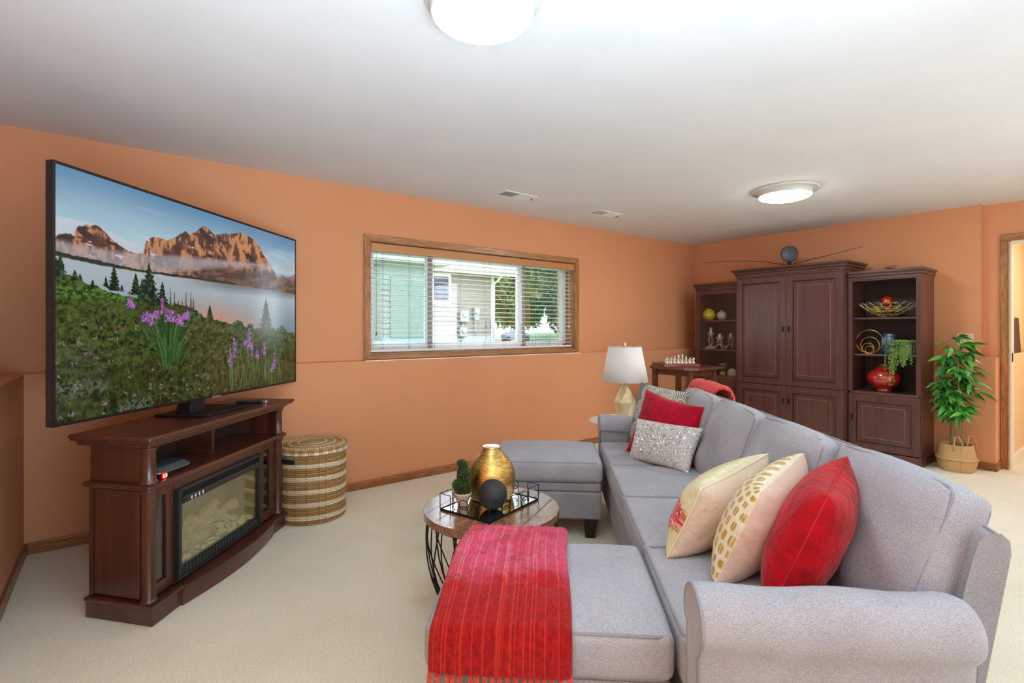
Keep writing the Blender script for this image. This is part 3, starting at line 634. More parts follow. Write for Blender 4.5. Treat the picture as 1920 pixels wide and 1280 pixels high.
# ---------------------------------------------------------------- seagrass hamper
hb = thing('seagrass_hamper', 'tall round tan and white striped woven hamper beside the console', 'basket', W(-1.362, 3.49), -CA)
def coil_shell(prof, nseg, colf, name, par, m_):
    P = np.array(prof); a = np.linspace(0, 2*PI, nseg, endpoint=False)
    r = P[:, 0][None, :]*np.ones((nseg, 1)); A = a[:, None]*np.ones((1, len(P))); Z = P[:, 1][None, :]+0*r
    V = np.stack([r*np.cos(A), r*np.sin(A), Z], -1).reshape(-1, 3)
    return ob(name, mesh_data(name, V, grid_faces(nseg, len(P), wrap=True), m_, True, colf(A, Z, r).reshape(-1, 3)), par)
wick = vcol('woven_seagrass', .75, spec=.25, fine=260, bstr=.35)
HB, HR = .45, .222; pitch = .0135
prof = [(0, .002), (HR-.02, .002)]
for k in range(int(HB/pitch)):
    for t in range(7):
        f = t/7; z = (k+f)*pitch; prof.append((HR-.012+.004*math.sin(min(1, z/.1)*PI/2)+.006*abs(math.sin(PI*f)), z+.002))
def hcol(A, Z, r):
    row = np.floor(Z/pitch); st_ = (A*46/ (2*PI)*2+.5*(row % 2)) % 1
    tan = np.array(S(176, 142, 92)); dk_ = np.array(S(104, 74, 42)); wh = np.array(S(236, 226, 204))
    zz = Z+.006*np.sin(A*2+1)
    ph = (zz-.03) % .083; white = (ph < .027)
    light = np.where(white[..., None], wh, tan*1.08); dark = np.where(white[..., None], np.array(S(176, 146, 104)), dk_)
    fr_ = (Z/pitch) % 1; d = np.clip(sst(.62, .8, st_)+sst(.2, .06, fr_)+sst(.86, .97, fr_), 0, 1)[..., None]
    return light*(1-d)+dark*d
coil_shell(prof, 276, hcol, 'body', hb, wick)
lp = [(HR+.004, .448)]
for k in range(3):
    for t in range(7): lp.append((HR+.003+.007*abs(math.sin(PI*t/7)), .448+(k+t/7)*pitch))
nr = 16
for k in range(nr):
    for t in range(7):
        f = (k+t/7)/nr; rr_ = (HR+.004)*(1-f); lp.append((rr_, .489+.010*(1-(rr_/HR)**2)+.005*abs(math.sin(PI*t/7))))
lp.append((0, .5))
def lcol(A, Z, r):
    k = np.floor((HR+.004-r)/(HR+.004)*nr); st_ = (A*np.maximum(8, 60-3*k)/(2*PI)*2) % 1
    wh = np.isin(k, (1, 5, 9))[..., None] | ((Z < .47) & (Z > .452))[..., None]; l = np.where(wh, np.array(S(238, 226, 200)), np.array(S(186, 150, 98)))
    d = sst(.6, .8, st_)[..., None]; return l*(1-d)+np.array(S(120, 88, 52))*d
coil_shell(lp, 276, lcol, 'lid', hb, wick)
# dark handle slot in the side that faces the console
m = MB(); P = []
for i in range(9):
    a = rad(229+i*4.2); P.append((a,))
for zz0, zz1 in ((.395, .424),):
    V = [((HR+.001)*math.cos(a[0]), (HR+.001)*math.sin(a[0]), z) for a in P for z in (zz0, zz1)]
    m.add(V, [(2*i, 2*i+2, 2*i+3, 2*i+1) for i in range(8)], True)
m.build('handle_slot', mat('slot_dark', S(20, 15, 11), .95), hb)

# ---------------------------------------------------------------- sectional sofa (its own axes: t to the right, s forward)
TH_S = rad(4.5); srot = -CA-TH_S
def SF(t, s, z=0):
    return W(t*math.cos(TH_S)+s*math.sin(TH_S), -t*math.sin(TH_S)+s*math.cos(TH_S), z)
def rbox(hx, hy, hz, r=.02, n=9, k=3, crown=0, crownb=0, bulge=0, wr=0, seed=0, r2=None):
    def axis(h):
        c = [-(h-r)-r*math.tan(rad(45*i/k)) for i in range(k, 0, -1)]+list(np.linspace(-(h-r), h-r, n))+[(h-r)+r*math.tan(rad(45*i/k)) for i in range(1, k+1)]
        return c
    ax = (axis(hx), axis(hy), axis(hz)); V = []; F = []; D_ = {}
    def vid(p):
        key = tuple(round(c*1e5) for c in p)
        if key not in D_: D_[key] = len(V); V.append(p)
        return D_[key]
    H = (hx, hy, hz)
    for a in range(3):
        b, c = (a+1) % 3, (a+2) % 3
        for sgn in (-1, 1):
            for i in range(len(ax[b])-1):
                for j in range(len(ax[c])-1):
                    q = []
                    for bi, cj in ((i, j), (i+1, j), (i+1, j+1), (i, j+1)):
                        p = [0, 0, 0]; p[a] = sgn*H[a]; p[b] = ax[b][bi]; p[c] = ax[c][cj]; q.append(vid(tuple(p)))
                    F.append(tuple(q) if sgn > 0 else tuple(reversed(q)))
    P = np.array(V); Hn = np.array(H); inn = np.clip(P, -(Hn-r), Hn-r); d = P-inn; l = np.linalg.norm(d, axis=1); l[l == 0] = 1
    P = inn+d/l[:, None]*r
    x, y, z = P[:, 0]/hx, P[:, 1]/hy, P[:, 2]/hz
    cx = (1-np.abs(x)**3)*(1-np.abs(y)**3); P[:, 2] += crown*cx*np.clip(z, 0, 1)-crownb*cx*np.clip(-z, 0, 1)
    if bulge:
        P[:, 0] += bulge*np.sign(x)*np.clip(np.abs(x)*1.02-.0, 0, 1)**8*(1-z**2)*(1-np.abs(y)**4)
        P[:, 1] += bulge*np.sign(y)*np.clip(np.abs(y), 0, 1)**8*(1-z**2)*(1-np.abs(x)**4)
    if wr:
        nz = (fbm(P[:, 0]*9+seed*3.1, P[:, 1]*9+P[:, 2]*7, seed, 3)-.5)*(1-np.clip(np.maximum(np.abs(x), np.abs(y)), 0, 1)**8)*1.3; P += (P/Hn)*nz[:, None]*wr
    return P, F
def loop_rr(hx, hy, r, zf, n=8, m_=10):
    P = []
    cs = ((hx-r, hy-r, 0), (-hx+r, hy-r, 90), (-hx+r, -hy+r, 180), (hx-r, -hy+r, 270))
    for q, (cx_, cy_, a0) in enumerate(cs):
        for k in range(n+1): a = rad(a0+90*k/n); P.append((cx_+r*math.cos(a), cy_+r*math.sin(a)))
        nx, ny, na = cs[(q+1) % 4]; ex = (P[-1]); a = rad(na); fx = (nx+r*math.cos(a), ny+r*math.sin(a))
        for k in range(1, m_): P.append((ex[0]+(fx[0]-ex[0])*k/m_, ex[1]+(fx[1]-ex[1])*k/m_))
    return [(x, y, zf(x, y)) for x, y in P]
def cushion(name, par, cx_, cy_, cz_, hx_, hy_, hz_, M=None, r=.022, crown=.02, crownb=.0, bulge=.006, wr=.012, seed=0, pip=(1, -1), m_=None, soft=0):
    V, F = rbox(hx_, hy_, hz_, r, 12, 3, crown, crownb, bulge, wr, seed)
    sf = lambda x, y: 1-soft*(np.abs(x)/hx_)**3*(np.abs(y)/hy_)**3
    if soft: k_ = sf(V[:, 0], V[:, 1]); V[:, 0] *= k_; V[:, 1] *= k_
    Mx = T(cx_, cy_, cz_) @ (M or Matrix())
    o = ob(name, mesh_data(name, V, F, m_ or sofa_m, True), par, Mx)
    q = r*.293
    for sg in pip:
        mb = MB(); mb.tube([(x*sf(x, y), y*sf(x, y), z) for x, y, z in loop_rr(hx_-q, hy_-q, r*1.6, lambda x, y: sg*(hz_-q))], .0052, 6, True)
        mb.build('piping', pipe_m, o)
    return o
ts, ss = .325, 1.335
sof = thing('sectional_sofa', 'long grey tweed sectional sofa with piped back cushions and rolled arms', 'sofa', SF(ts, 1.14), srot)
def L_(t, s, z=0): return (t-ts, s-1.14, z)
def sbox(name, m_, t0, t1, s0, s1, z0, z1, bev=.012, par=sof):
    return box(name, m_, par, t0-ts, t1-ts, s0-1.14, s1-1.14, z0, z1, bev)
sbox('base', sofa_d, .350, 1.0, 1.32, 3.72, .11, .335)
joints = [1.335, 1.905, 2.475, 3.04, 3.675]
for i in range(4):
    a, b = joints[i]+.003, joints[i+1]-.003
    a2 = a+(.03 if i == 0 else 0)
    cushion('seat_cushion', sof, (.335+.93)/2-ts, (a+b)/2-1.14, .402, (.93-.335)/2, (b-a)/2, .066, crown=.014, seed=i+1)
    # back cushion: tilted box, piping round its front and back faces
    tilt = 20.5 if i else 22
    mid = (a2+b)/2; toff = -.025-.028*(mid-1.36)
    hz_ = .222; th = .052; Mx = R(tilt, 'Y') @ R(-90, 'Y')     # local z -> towards the seat
    cz_ = .455+hz_*math.cos(rad(tilt)); ct = .875+th*math.cos(rad(tilt))+hz_*math.sin(rad(tilt))-.004*i
    if i == 0: ct += .012
    cushion('back_cushion', sof, ct-ts+toff, (a2+b)/2-1.14, cz_-.02, hz_, (b-a2)/2-.002, th, M=Mx, r=.02, crown=.042, crownb=.012, bulge=.014, wr=.026, seed=i+11, soft=.05 if i else .035)
# back frame, slanted, with a lowered rounded near end
P1 = []; sec = [(.97, .12), (.965, .42), (1.035, .80), (1.05, .845), (1.065, .862), (1.09, .862), (1.105, .848), (1.108, .82), (1.05, .42), (1.04, .12)]
nS = 40; V = []; F = []
for j in range(nS+1):
    s_ = 1.325+(3.80-1.325)*j/nS
    dz = .085*(1-sst(1.30, 1.8, np.array(s_)))+.02*(1-sst(0, .04, np.array(s_-1.30)))+.03*sst(3.72, 3.8, np.array(s_))
    for (t_, z_) in sec: V.append(L_(t_-.012-.03*(s_-1.36), s_, z_-.012-float(dz)*sst(.4, .8, np.array(z_))))
n_ = len(sec)
for j in range(nS):
    for k in range(n_): F.append((j*n_+k, j*n_+(k+1) % n_, (j+1)*n_+(k+1) % n_, (j+1)*n_+k))
F += [tuple(range(n_)), tuple(nS*n_+k for k in reversed(range(n_)))]
o = ob('back_frame', mesh_data('back_frame', V, F, sofa_d, True), sof); b = o.modifiers.new('Bevel', 'BEVEL'); b.width = .008; b.segments = 2; b.limit_method = 'ANGLE'; b.angle_limit = rad(45)
mb = MB(); mb.tube([Vector(V[j*n_+5])+Vector((0, 0, .001)) for j in range(0, nS+1)], .004, 6); mb.build('piping', pipe_m, o)
def arm(s_c, sgn, tb=1.03):
    # rolled arm running along t; sgn = side of the overhanging roll
    r = .078; zc = .566; sec = []
    body = .052
    sec = [(-sgn*body, .11), (-sgn*body, zc-.03)]
    for k in range(15):
        a = rad(180+20-k*(180+62)/14)                   # from just below the inner side, over the top, to under the roll
        sec.append((sgn*math.cos(a)*r, zc+math.sin(a)*r))
    sec += [(sgn*body*.75, zc-r*.95), (sgn*body*.75, .11)]
    ts_ = [.337, .341, .35]+list(np.linspace(.40, tb, 10)); V = []; F = []
    scl = [.93, .98, 1]+[1]*10
    for j, t_ in enumerate(ts_):
        for (y_, z_) in sec:
            sag = .004*math.sin(t_*21)*(z_ > .45)
            V.append(L_(t_, s_c+y_*scl[j], zc+(z_-zc)*scl[j]+sag if z_ > .2 else z_))
    n_ = len(sec)
    # rounded rear end of the roll
    for (dt, sc_) in ((.025, .97), (.045, .86), (.055, .65)):
        for (y_, z_) in sec:
            if z_ > .45: V.append(L_(tb+dt, s_c+y_*sc_, zc+(z_-zc)*sc_))
            else: V.append(L_(tb+min(dt, .02), s_c+y_*.98, z_))
    m_ = len(V)//n_
    for j in range(m_-1):
        for k in range(n_): F.append((j*n_+k, j*n_+(k+1) % n_, (j+1)*n_+(k+1) % n_, (j+1)*n_+k))
    F += [tuple(range(n_)), tuple((m_-1)*n_+k for k in reversed(range(n_)))]
    if sgn > 0: F = [tuple(reversed(f)) for f in F]
    o = ob('arm', mesh_data('arm', V, F, sofa_m, True), sof); b = o.modifiers.new('Bevel', 'BEVEL'); b.width = .006; b.segments = 2; b.limit_method = 'ANGLE'; b.angle_limit = rad(55)
    mb = MB(); mb.tube([L_(.339, s_c+y_*.99, zc+(z_-zc)*.99 if z_ > .2 else z_) for y_, z_ in sec], .0042, 6)
    mb.build('piping', pipe_m, o); 
    return o
arm(1.262, -1, .905); arm(3.735, 1, 1.0)
foot_m = mat('dark_feet', S(30, 24, 22), .5)
for t_, s_ in ((.40, 1.25), (.98, 1.25), (.42, 3.70), (.98, 3.72)):
    MB().prism([(t_-ts-.03, s_-1.14-.03), (t_-ts+.03, s_-1.14-.03), (t_-ts+.03, s_-1.14+.03), (t_-ts-.03, s_-1.14+.03)], .0, .112, None).build('foot', foot_m, sof, .004)
def ottoman(label, t0, t1, s0, s1, seed):
    ot = thing('ottoman', label, 'ottoman', SF((t0+t1)/2, (s0+s1)/2), srot, 'grey ottomans against the sofa')
    hx_, hy_ = (t1-t0)/2, (s1-s0)/2
    cushion('cushion', ot, 0, 0, .402, hx_, hy_, .063, crown=.026, bulge=.010, wr=.014, seed=seed, r=.026)
    box('upper_band', sofa_d, ot, -hx_+.008, hx_-.008, -hy_+.008, hy_-.008, .285, .338, .01)
    box('base', sofa_d, ot, -hx_+.004, hx_-.004, -hy_+.004, hy_-.004, .12, .283, .012)
    for x in (-1, 1):
        for y in (-1, 1):
            x_, y_ = x*(hx_-.07), y*(hy_-.06)
            MB().prism([(x_-.028, y_-.028), (x_+.028, y_-.028), (x_+.028, y_+.028), (x_-.028, y_+.028)], 0, .122, [(x_-.042, y_-.042), (x_+.042, y_-.042), (x_+.042, y_+.042), (x_-.042, y_+.042)]).build('foot', foot_m, ot)
    return ot
ot1 = ottoman('grey tweed ottoman in the foreground under the red throw', -.345, .318, 1.352, 1.925, 41)
ot2 = ottoman('grey tweed ottoman at the far end of the sofa with nothing on it', -.375, .300, 3.09, 3.67, 42)

# ---------------------------------------------------------------- throws
def throw_near():
    nu, nw = 150, 260
    t0, t1 = -.325, .052; s0, s1 = 1.352, 1.925; zt = .467; zf = .370
    path = []                                           # (s, z) path from the far side over the top to the front drop
    path += [(s1+.035, .44), (s1+.037, .465), (s1+.03, .484)]
    for k in range(20): f = k/19; path.append((s1+.012-(s1-s0-.012)*f, zt+.024*(1-abs(2*f-1)**2.6)+.008*(1-f)+.006))
    path += [(s0-.010, zt-.002), (s0-.02, zt-.02), (s0-.026, .43), (s0-.028, .40), (s0-.03, zf)]
    P = np.array(path); seg = np.r_[0, np.cumsum(np.hypot(*np.diff(P, axis=0).T))]; Ln = seg[-1]
    q = np.linspace(0, Ln, nw); Sx = np.interp(q, seg, P[:, 0]); Zx = np.interp(q, seg, P[:, 1])
    ds = np.gradient(Sx); dz = np.gradient(Zx); l = np.hypot(ds, dz); nS_, nZ = -dz/l*-1, ds/l*-1
    nS_, nZ = dz/l, -ds/l
    u = np.linspace(0, 1, nu)[:, None]; w_ = (q/Ln)[None, :]
    edge = np.clip(1-np.abs(2*u-1)**14, 0, 1)**.5
    wob = .006*np.sin(w_*9+1)*(1-w_)
    t_ = t0+(t1-t0)*u+wob+0*w_
    n1 = fbm(u*3+0*w_, w_*7+0*u, 4, 3)-.5; n2 = fbm(u*5+w_*2, w_*16+0*u, 7, 2)-.5
    top = sst(.05, .2, w_)*(1-sst(.62, .76, w_))
    off = .004+edge*(.022+top*(.044*n1+.034*n2))*(1-.25*sst(.75, .9, w_))+.0015*np.sin(u*nu*.55)*edge
    Vt = np.stack([t_, Sx[None, :]+nS_[None, :]*off, Zx[None, :]+nZ[None, :]*off], -1)
    Vb = np.stack([t_, Sx[None, :]+nS_[None, :]*.002+0*off, Zx[None, :]+nZ[None, :]*.002+0*off], -1)
    # colours: fuzzy pink at the far half fading into woven red orange, lighter warp stripes
    st1 = vnoise(u*96+0*w_, 0*w_+0*u, 3); st2 = vnoise(u*190+0*w_, 0*w_+0*u, 8)
    stripe = sst(.62, .8, st1*.65+st2*.35)[..., None]*np.ones((nu, nw, 1))
    g = fbm(u*60+0*w_, w_*90+0*u, 12, 3); g2 = fbm(u*7+0*w_, w_*10+0*u, 15, 3)
    mix = np.clip(1-sst(.50, .72, w_+.24*(g-.5)+.1*(g2-.5)), 0, 1)[..., None]
    dr_, db_ = np.array(S(118, 12, 16)), np.array(S(178, 28, 26)); red = dr_*(1-g[..., None])+db_*g[..., None]; red = red*(1-.5*stripe)+np.array(S(210, 70, 46))*.5*stripe
    weave = (.5+.5*np.sin(w_*nw*2.1)*np.sin(u*nu*1.6))[..., None]; red = red*(.85+.3*weave)
    pk = np.array(S(176, 28, 62))*(1-g[..., None])+np.array(S(216, 92, 122))*g[..., None]; pk = pk*(1-.4*stripe)+np.array(S(238, 170, 178))*.4*stripe
    pk = pk*(1-.5*sst(.58, .72, g2)[..., None])+np.array(S(178, 24, 44))*.5*sst(.58, .72, g2)[..., None]
    col = red*(1-mix)+pk*mix
    V = np.concatenate([Vt.reshape(-1, 3), Vb.reshape(-1, 3)]); F = np.concatenate([grid_faces(nu, nw), grid_faces(nu, nw, nu*nw, True)])
    cc = np.concatenate([col.reshape(-1, 3)]*2)
    def g_(i, j, k=0): return i*nw+j+k*nu*nw
    ex = []
    for j in range(nw-1): ex += [(g_(0, j), g_(0, j+1), g_(0, j+1, 1), g_(0, j, 1)), (g_(nu-1, j), g_(nu-1, j, 1), g_(nu-1, j+1, 1), g_(nu-1, j+1))]
    for i in range(nu-1): ex += [(g_(i, 0), g_(i, 0, 1), g_(i+1, 0, 1), g_(i+1, 0)), (g_(i, nw-1), g_(i+1, nw-1), g_(i+1, nw-1, 1), g_(i, nw-1, 1))]
    F = np.concatenate([F, np.array(ex)])
    th_ = thing('red_throw', 'red and pink striped wool throw with fringe over the foreground ottoman', 'throw', SF(0, 0), srot)
    fm = vcol('wool_throw', .95, spec=.1, fine=420, bstr=.9, sheen=.12)
    ob('blanket', mesh_data('blanket', V, F, fm, True, cc), th_)
    # fuzz
    rg = np.random.RandomState(3); n = 14000
    ii = rg.randint(0, nu, n); jj = (np.abs(rg.beta(1.1, 2.2, n))*nw*.8).astype(int).clip(0, nw-2)
    e = rg.uniform(size=n) < .12; jj[e] = rg.randint(0, 26, e.sum())
    B = Vt[ii, jj]; nrm = np.stack([rg.normal(size=n)*.8, nS_[jj]+rg.normal(size=n)*.5, nZ[jj]+rg.normal(size=n)*.35], -1); nrm /= np.linalg.norm(nrm, axis=1)[:, None]
    ln = rg.uniform(.003, .009, n)[:, None]; side = rg.normal(size=(n, 3)); side = np.cross(side, nrm); side /= np.linalg.norm(side, axis=1)[:, None]
    Vf = np.stack([B-side*.0004, B+side*.0004, B+nrm*ln], 1).reshape(-1, 3); cf = np.repeat(col[ii, jj]*.7+.3*np.array(S(246, 170, 186)), 3, 0)
    o = ob('wool_fuzz', mesh_data('wool_fuzz', Vf, np.arange(n*3).reshape(-1, 3), vcol('wool_fibre', .9, spec=.1), False, cf), th_); o['kind'] = 'stuff'
    # tassels
    rr = random.Random(4); tm1 = mat('tassel_red', S(160, 22, 22), .95, c2=S(222, 84, 60), nscale=180, bscale=300, bstr=.6, sheen=.3)
    for k in range(19):
        tt = t0+.01+(t1-t0-.02)*k/18+rr.uniform(-.004, .004); sx_ = s0-.046; L0 = rr.uniform(.075, .10); bend = rr.uniform(-.01, .01); m = MB()
        for q_ in range(3):
            a0 = q_*2.1; m.tube([(tt+.0038*math.cos(a0+z*.9)+bend*z/8, sx_+.0038*math.sin(a0+z*.9)+.01*(z < 2), zf+.008-L0*z/8) for z in range(9)], .0034, 5, radii=[.0036]*7+[.003, .0012])
        m.lathe([(.001, .008), (.0065, .002), (.0065, -.006), (.003, -.011)], 8, (tt, sx_+.008, zf))
        m.build('tassel', tm1, th_)
throw_near()
def throw_far():
    nu, nw = 50, 110
    prof = np.array([(-.065, .0)])+np.array([(.93, .50), (.955, .60), (1.0, .72), (1.035, .81), (1.06, .868), (1.085, .892), (1.115, .895), (1.145, .88), (1.16, .84), (1.15, .74), (1.12, .60)])
    seg = np.r_[0, np.cumsum(np.hypot(*np.diff(prof, axis=0).T))]; q = np.linspace(0, seg[-1], nw); tx = np.interp(q, seg, prof[:, 0]); zx = np.interp(q, seg, prof[:, 1])
    dt = np.gradient(tx); dz = np.gradient(zx); l = np.hypot(dt, dz); nt_, nz = -dz/l, dt/l
    u = np.linspace(0, 1, nu)[:, None]; w_ = (q/seg[-1])[None, :]; edge = np.clip(1-np.abs(2*u-1)**8, 0, 1)**.5
    off = edge*(.022+.02*(fbm(u*4+0*w_, w_*6+0*u, 3, 2)-.5))+.003*np.sin(u*60)*edge
    s_ = 3.17+(3.76-3.17)*u+.05*np.sin(w_*3+.4)*(1-u)*1+0*w_
    Vt = np.stack([tx+nt_*off, s_, zx+nz*off], -1); Vb = np.stack([tx+0*off, s_, zx+0*off], -1)
    V = np.concatenate([Vt.reshape(-1, 3), Vb.reshape(-1, 3)]); F = np.concatenate([grid_faces(nu, nw), grid_faces(nu, nw, nu*nw, True)])
    ex = []
    g_ = lambda i, j, k=0: i*nw+j+k*nu*nw
    for j in range(nw-1): ex += [(g_(0, j), g_(0, j+1), g_(0, j+1, 1), g_(0, j, 1)), (g_(nu-1, j), g_(nu-1, j, 1), g_(nu-1, j+1, 1), g_(nu-1, j+1))]
    for i in range(nu-1): ex += [(g_(i, 0), g_(i, 0, 1), g_(i+1, 0, 1), g_(i+1, 0)), (g_(i, nw-1), g_(i+1, nw-1), g_(i+1, nw-1, 1), g_(i, nw-1, 1))]
    th_ = thing('coral_throw', 'coral red knitted throw draped over the far end of the sofa back', 'throw', SF(0, 0), srot)
    ob('blanket', mesh_data('blanket', V, np.concatenate([F, np.array(ex)]), mat('coral_knit', S(196, 34, 34), .95, c2=S(216, 66, 56), nscale=40, bscale=90, bstr=1, bdist=.008, sheen=.15), True), th_)
throw_far()

# ---------------------------------------------------------------- pillows
def pillow(name, label, corners, thick, m_, colf=None, n=44, inset=.10, wr=.012, seed=0, flip=False, seam=None, pw=.42):
    bl, br, tr_, tl = [np.array(W(*c)) for c in corners]; ctr = (bl+br+tr_+tl)/4
    a = np.linspace(-1, 1, n); A, B = np.meshgrid(a, a, indexing='ij'); A = np.sin(A*PI/2*.9)/math.sin(PI/2*.9); B = np.sin(B*PI/2*.9)/math.sin(PI/2*.9)
    A2 = A*(1-inset*(1-B**2)*np.abs(A)**2*1.0); B2 = B*(1-inset*(1-A**2)*np.abs(B)**2)
    U, V_ = (A2+1)/2, (B2+1)/2
    P = ((1-U)*(1-V_))[..., None]*bl+(U*(1-V_))[..., None]*br+(U*V_)[..., None]*tr_+((1-U)*V_)[..., None]*tl
    nr_ = np.cross((br+tr_-bl-tl), (tl+tr_-bl-br)); nr_ /= np.linalg.norm(nr_)
    if flip: nr_ = -nr_
    prof = np.clip((1-np.abs(A)**2.3)*(1-np.abs(B)**2.3), 0, 1)**pw
    w1 = fbm(A*2.5+seed, B*2.5, seed, 3)-.5
    rim = np.exp(-((1-np.maximum(np.abs(A), np.abs(B)))/.22)**2)*(fbm(A*9+seed, B*9, seed+4, 2)-.5)*.6
    tk = thick*prof*(1+wr*12*(w1+rim)*.55)
    f_ = P+nr_*tk[..., None]; k_ = P-nr_*tk[..., None]*.95
    V = np.concatenate([f_.reshape(-1, 3), k_.reshape(-1, 3)])-ctr
    F = np.concatenate([grid_faces(n, n), grid_faces(n, n, n*n, True)])
    if flip: F = F[:, ::-1]
    col = None
    if colf is not None: col = np.concatenate([colf(A, B, 1).reshape(-1, 3), colf(A, B, -1).reshape(-1, 3)])
    t = thing(name, label, 'pillow', ctr)
    me = mesh_data('cover', V, F, m_, True, col); ob('cover', me, t)
    if seam:
        E = [P[i, 0] for i in range(n)]+[P[n-1, j] for j in range(1, n)]+[P[i, n-1] for i in range(n-2, -1, -1)]+[P[0, j] for j in range(n-2, 0, -1)]
        MB().tube([Vector(e-ctr) for e in E], seam[1], 6, True).build('piped_seam', seam[0], t)
    return t
red_m = mat('red_velvet', S(190, 6, 24), .85, c2=S(136, 2, 12), nscale=11, bscale=30, bstr=.9, bdist=.010, sheen=.12, spec=.15)
red_s = mat('red_seam', S(176, 14, 26), .8)
crim_m = mat('crimson_velvet', S(184, 4, 44), .8, c2=S(146, 2, 30), nscale=9, bscale=20, bstr=.9, bdist=.012, sheen=.12, spec=.15)
# near group (camera-aligned coordinates: right, forward, height); order: bottom near, bottom far, top far, top near
pillow('red_pillow', 'bright red velvet pillow nearest the front rolled arm of the sofa', [(.70, 1.40, .475), (.955, 1.74, .475), (1.12, 1.71, .835), (.85, 1.375, .815)], .10, red_m, seam=(red_s, .003), seed=3, inset=.07, wr=.010)
def cream_col(A, B, s):
    base = np.array(S(204, 194, 152)) if s < 0 else np.array(S(208, 184, 162)); c = np.ones(A.shape+(3,))*base
    if s < 0:
        d = np.hypot((A+.74)*1.2, (B+.10)*.9)+.14*(fbm(A*9, B*9, 4)-.5); k = d < .36; m_ = fbm(A*22, B*22, 9, 3)
        rc = np.where((m_ > .52)[..., None], np.array(S(170, 24, 50)), np.array(S(204, 70, 88))); rc = np.where((fbm(A*30, B*30, 31, 2) > .62)[..., None], np.array(S(214, 190, 160)), rc); c[k] = rc[k]
        k2 = (np.abs(d-.36) < .05) & (fbm(A*16, B*16, 21, 2) > .5); c[k2] = np.array(S(186, 160, 96))
        k3 = (np.abs(A+.66-.3*(B-.1)) < .05) & (B > .2) & (B < .75) & (fbm(A*20, B*20, 5, 2) > .42); c[k3] = np.array(S(176, 40, 66))
    return c
pillow('embroidered_pillow', 'cream satin pillow with a crimson embroidered flower on its front', [(.535, 1.765, .475), (.86, 2.09, .475), (1.02, 2.04, .765), (.64, 1.735, .72)], .105, vcol('cream_satin', .45, spec=.4, fine=15, bstr=.8, sheen=.1, bdist=.022), cream_col, n=110, seam=(mat('cream_seam', S(222, 208, 180), .5), .0042), seed=7, inset=.06)
def gold_col(A, B, s):
    A = np.sign(A)*(1-(1-np.abs(A))**.55); B = np.sign(B)*(1-(1-np.abs(B))**.75)
    c = np.ones(A.shape+(3,))*(np.array(S(216, 206, 178)) if s < 0 else np.array(S(208, 180, 162)))
    if s < 0:
        x, y = (A+1)*5.6, (B+1)*5.0
        row = np.floor(y); x2 = x+.5*(row % 2)+.3*vnoise(row, row*0, 3); cx_ = np.floor(x2); fx, fy = x2-cx_-.5, y-row-.5
        hx_ = .22+.18*vnoise(cx_*3.3, row*2.1, 5); hy_ = .30+.12*vnoise(cx_*1.7, row*4.1, 8); ang = (vnoise(cx_*2.9, row*3.7, 11)-.5)*.7
        X_ = fx*np.cos(ang)+fy*np.sin(ang); Y_ = -fx*np.sin(ang)+fy*np.cos(ang)
        k = (np.abs(X_/hx_)**2.6+np.abs(Y_/hy_)**2.6 < 1) & (np.maximum(np.abs(A), np.abs(B)) < .985)
        line_ = (np.abs(X_) < .02) & (vnoise(cx_*5.1, row*1.3, 15) > .55)
        k &= ~line_; c[k] = np.array(S(178, 142, 56))
    return c
pillow('gold_print_pillow', 'ivory pillow printed with gold pebble shapes between the cream and red pillows', [(.62, 1.57, .472), (.915, 1.90, .475), (1.065, 1.87, .81), (.745, 1.53, .775)], .10, vcol('gold_print', .5, spec=.4, fine=12, bstr=.7, sheen=.1, bdist=.022), gold_col, n=200, seed=11, inset=.06)
# far group
def burst_col(A, B, s):
    c = np.ones(A.shape+(3,))*np.array(S(104, 106, 110)); base = c*(1-.6*sst(-.3, .8, A))[..., None]; c = base
    for (ca, cb, r_) in ((-.55, -.62, .36), (-.5, .05, .40), (-.38, .70, .36), (.22, .62, .46), (.84, .55, .52), (.2, -.3, .4), (.8, -.5, .4)):
        dx, dy = A-ca, B-cb; d = np.hypot(dx, dy); a = np.arctan2(dy, dx)
        ray = (np.sin(a*34) > -.05) & (d > r_*.30) & (d < r_)
        c = np.where(ray[..., None], np.array(S(206, 204, 188)), c)
        for rr_ in (.08, .17): c = np.where((np.abs(d-r_*rr_*1.6) < .018)[..., None], np.array(S(190, 172, 110)), c)
        c = np.where(((d < r_*.30) & (d > r_*.2) | (d < r_*.08))[..., None], np.array(S(214, 210, 190)), c)
    return c
pillow('starburst_pillow', 'grey pillow patterned with pale starburst circles behind the crimson pillow', [(.80, 3.56, .475), (1.09, 3.22, .475), (1.17, 3.38, .845), (.925, 3.66, .885)], .075, vcol('satin_print', .55, spec=.35, fine=18, bstr=.25, bdist=.006), burst_col, n=190, seed=5, inset=.05, flip=True)
pillow('crimson_pillow', 'crimson velvet pillow behind the silver sequinned lumbar pillow', [(.735, 3.30, .475), (1.05, 2.90, .475), (1.135, 3.02, .80), (.895, 3.41, .862)], .07, crim_m, seam=(red_s, .0025), seed=9, inset=.10, flip=True)
def silver_col(A, B, s):
    f = fbm(A*70, B*44, 4, 2); g = fbm(A*4, B*3, 8, 2); c = np.array(S(206, 204, 202))*(1-.22*(f-.5))[..., None]; 
    h = vnoise(A*58, B*34, 17); dk_ = (h > .80) & (fbm(A*1.2+2, B*2, 6) > .42-.3*(1-A**2)); c = np.where(dk_[..., None], np.array(S(120, 122, 130)), c)
    return c
sp_ = pillow('sequinned_pillow', 'silver sequinned rectangular pillow in front of the crimson pillow', [(.715, 3.13, .472), (.965, 2.80, .472), (1.085, 2.895, .70), (.785, 3.20, .705)], .058, vcol('silver_cloth', .42, spec=.6, fine=34, bstr=.9, bdist=.012), silver_col, n=150, seed=13, inset=.05, flip=True, wr=.022)
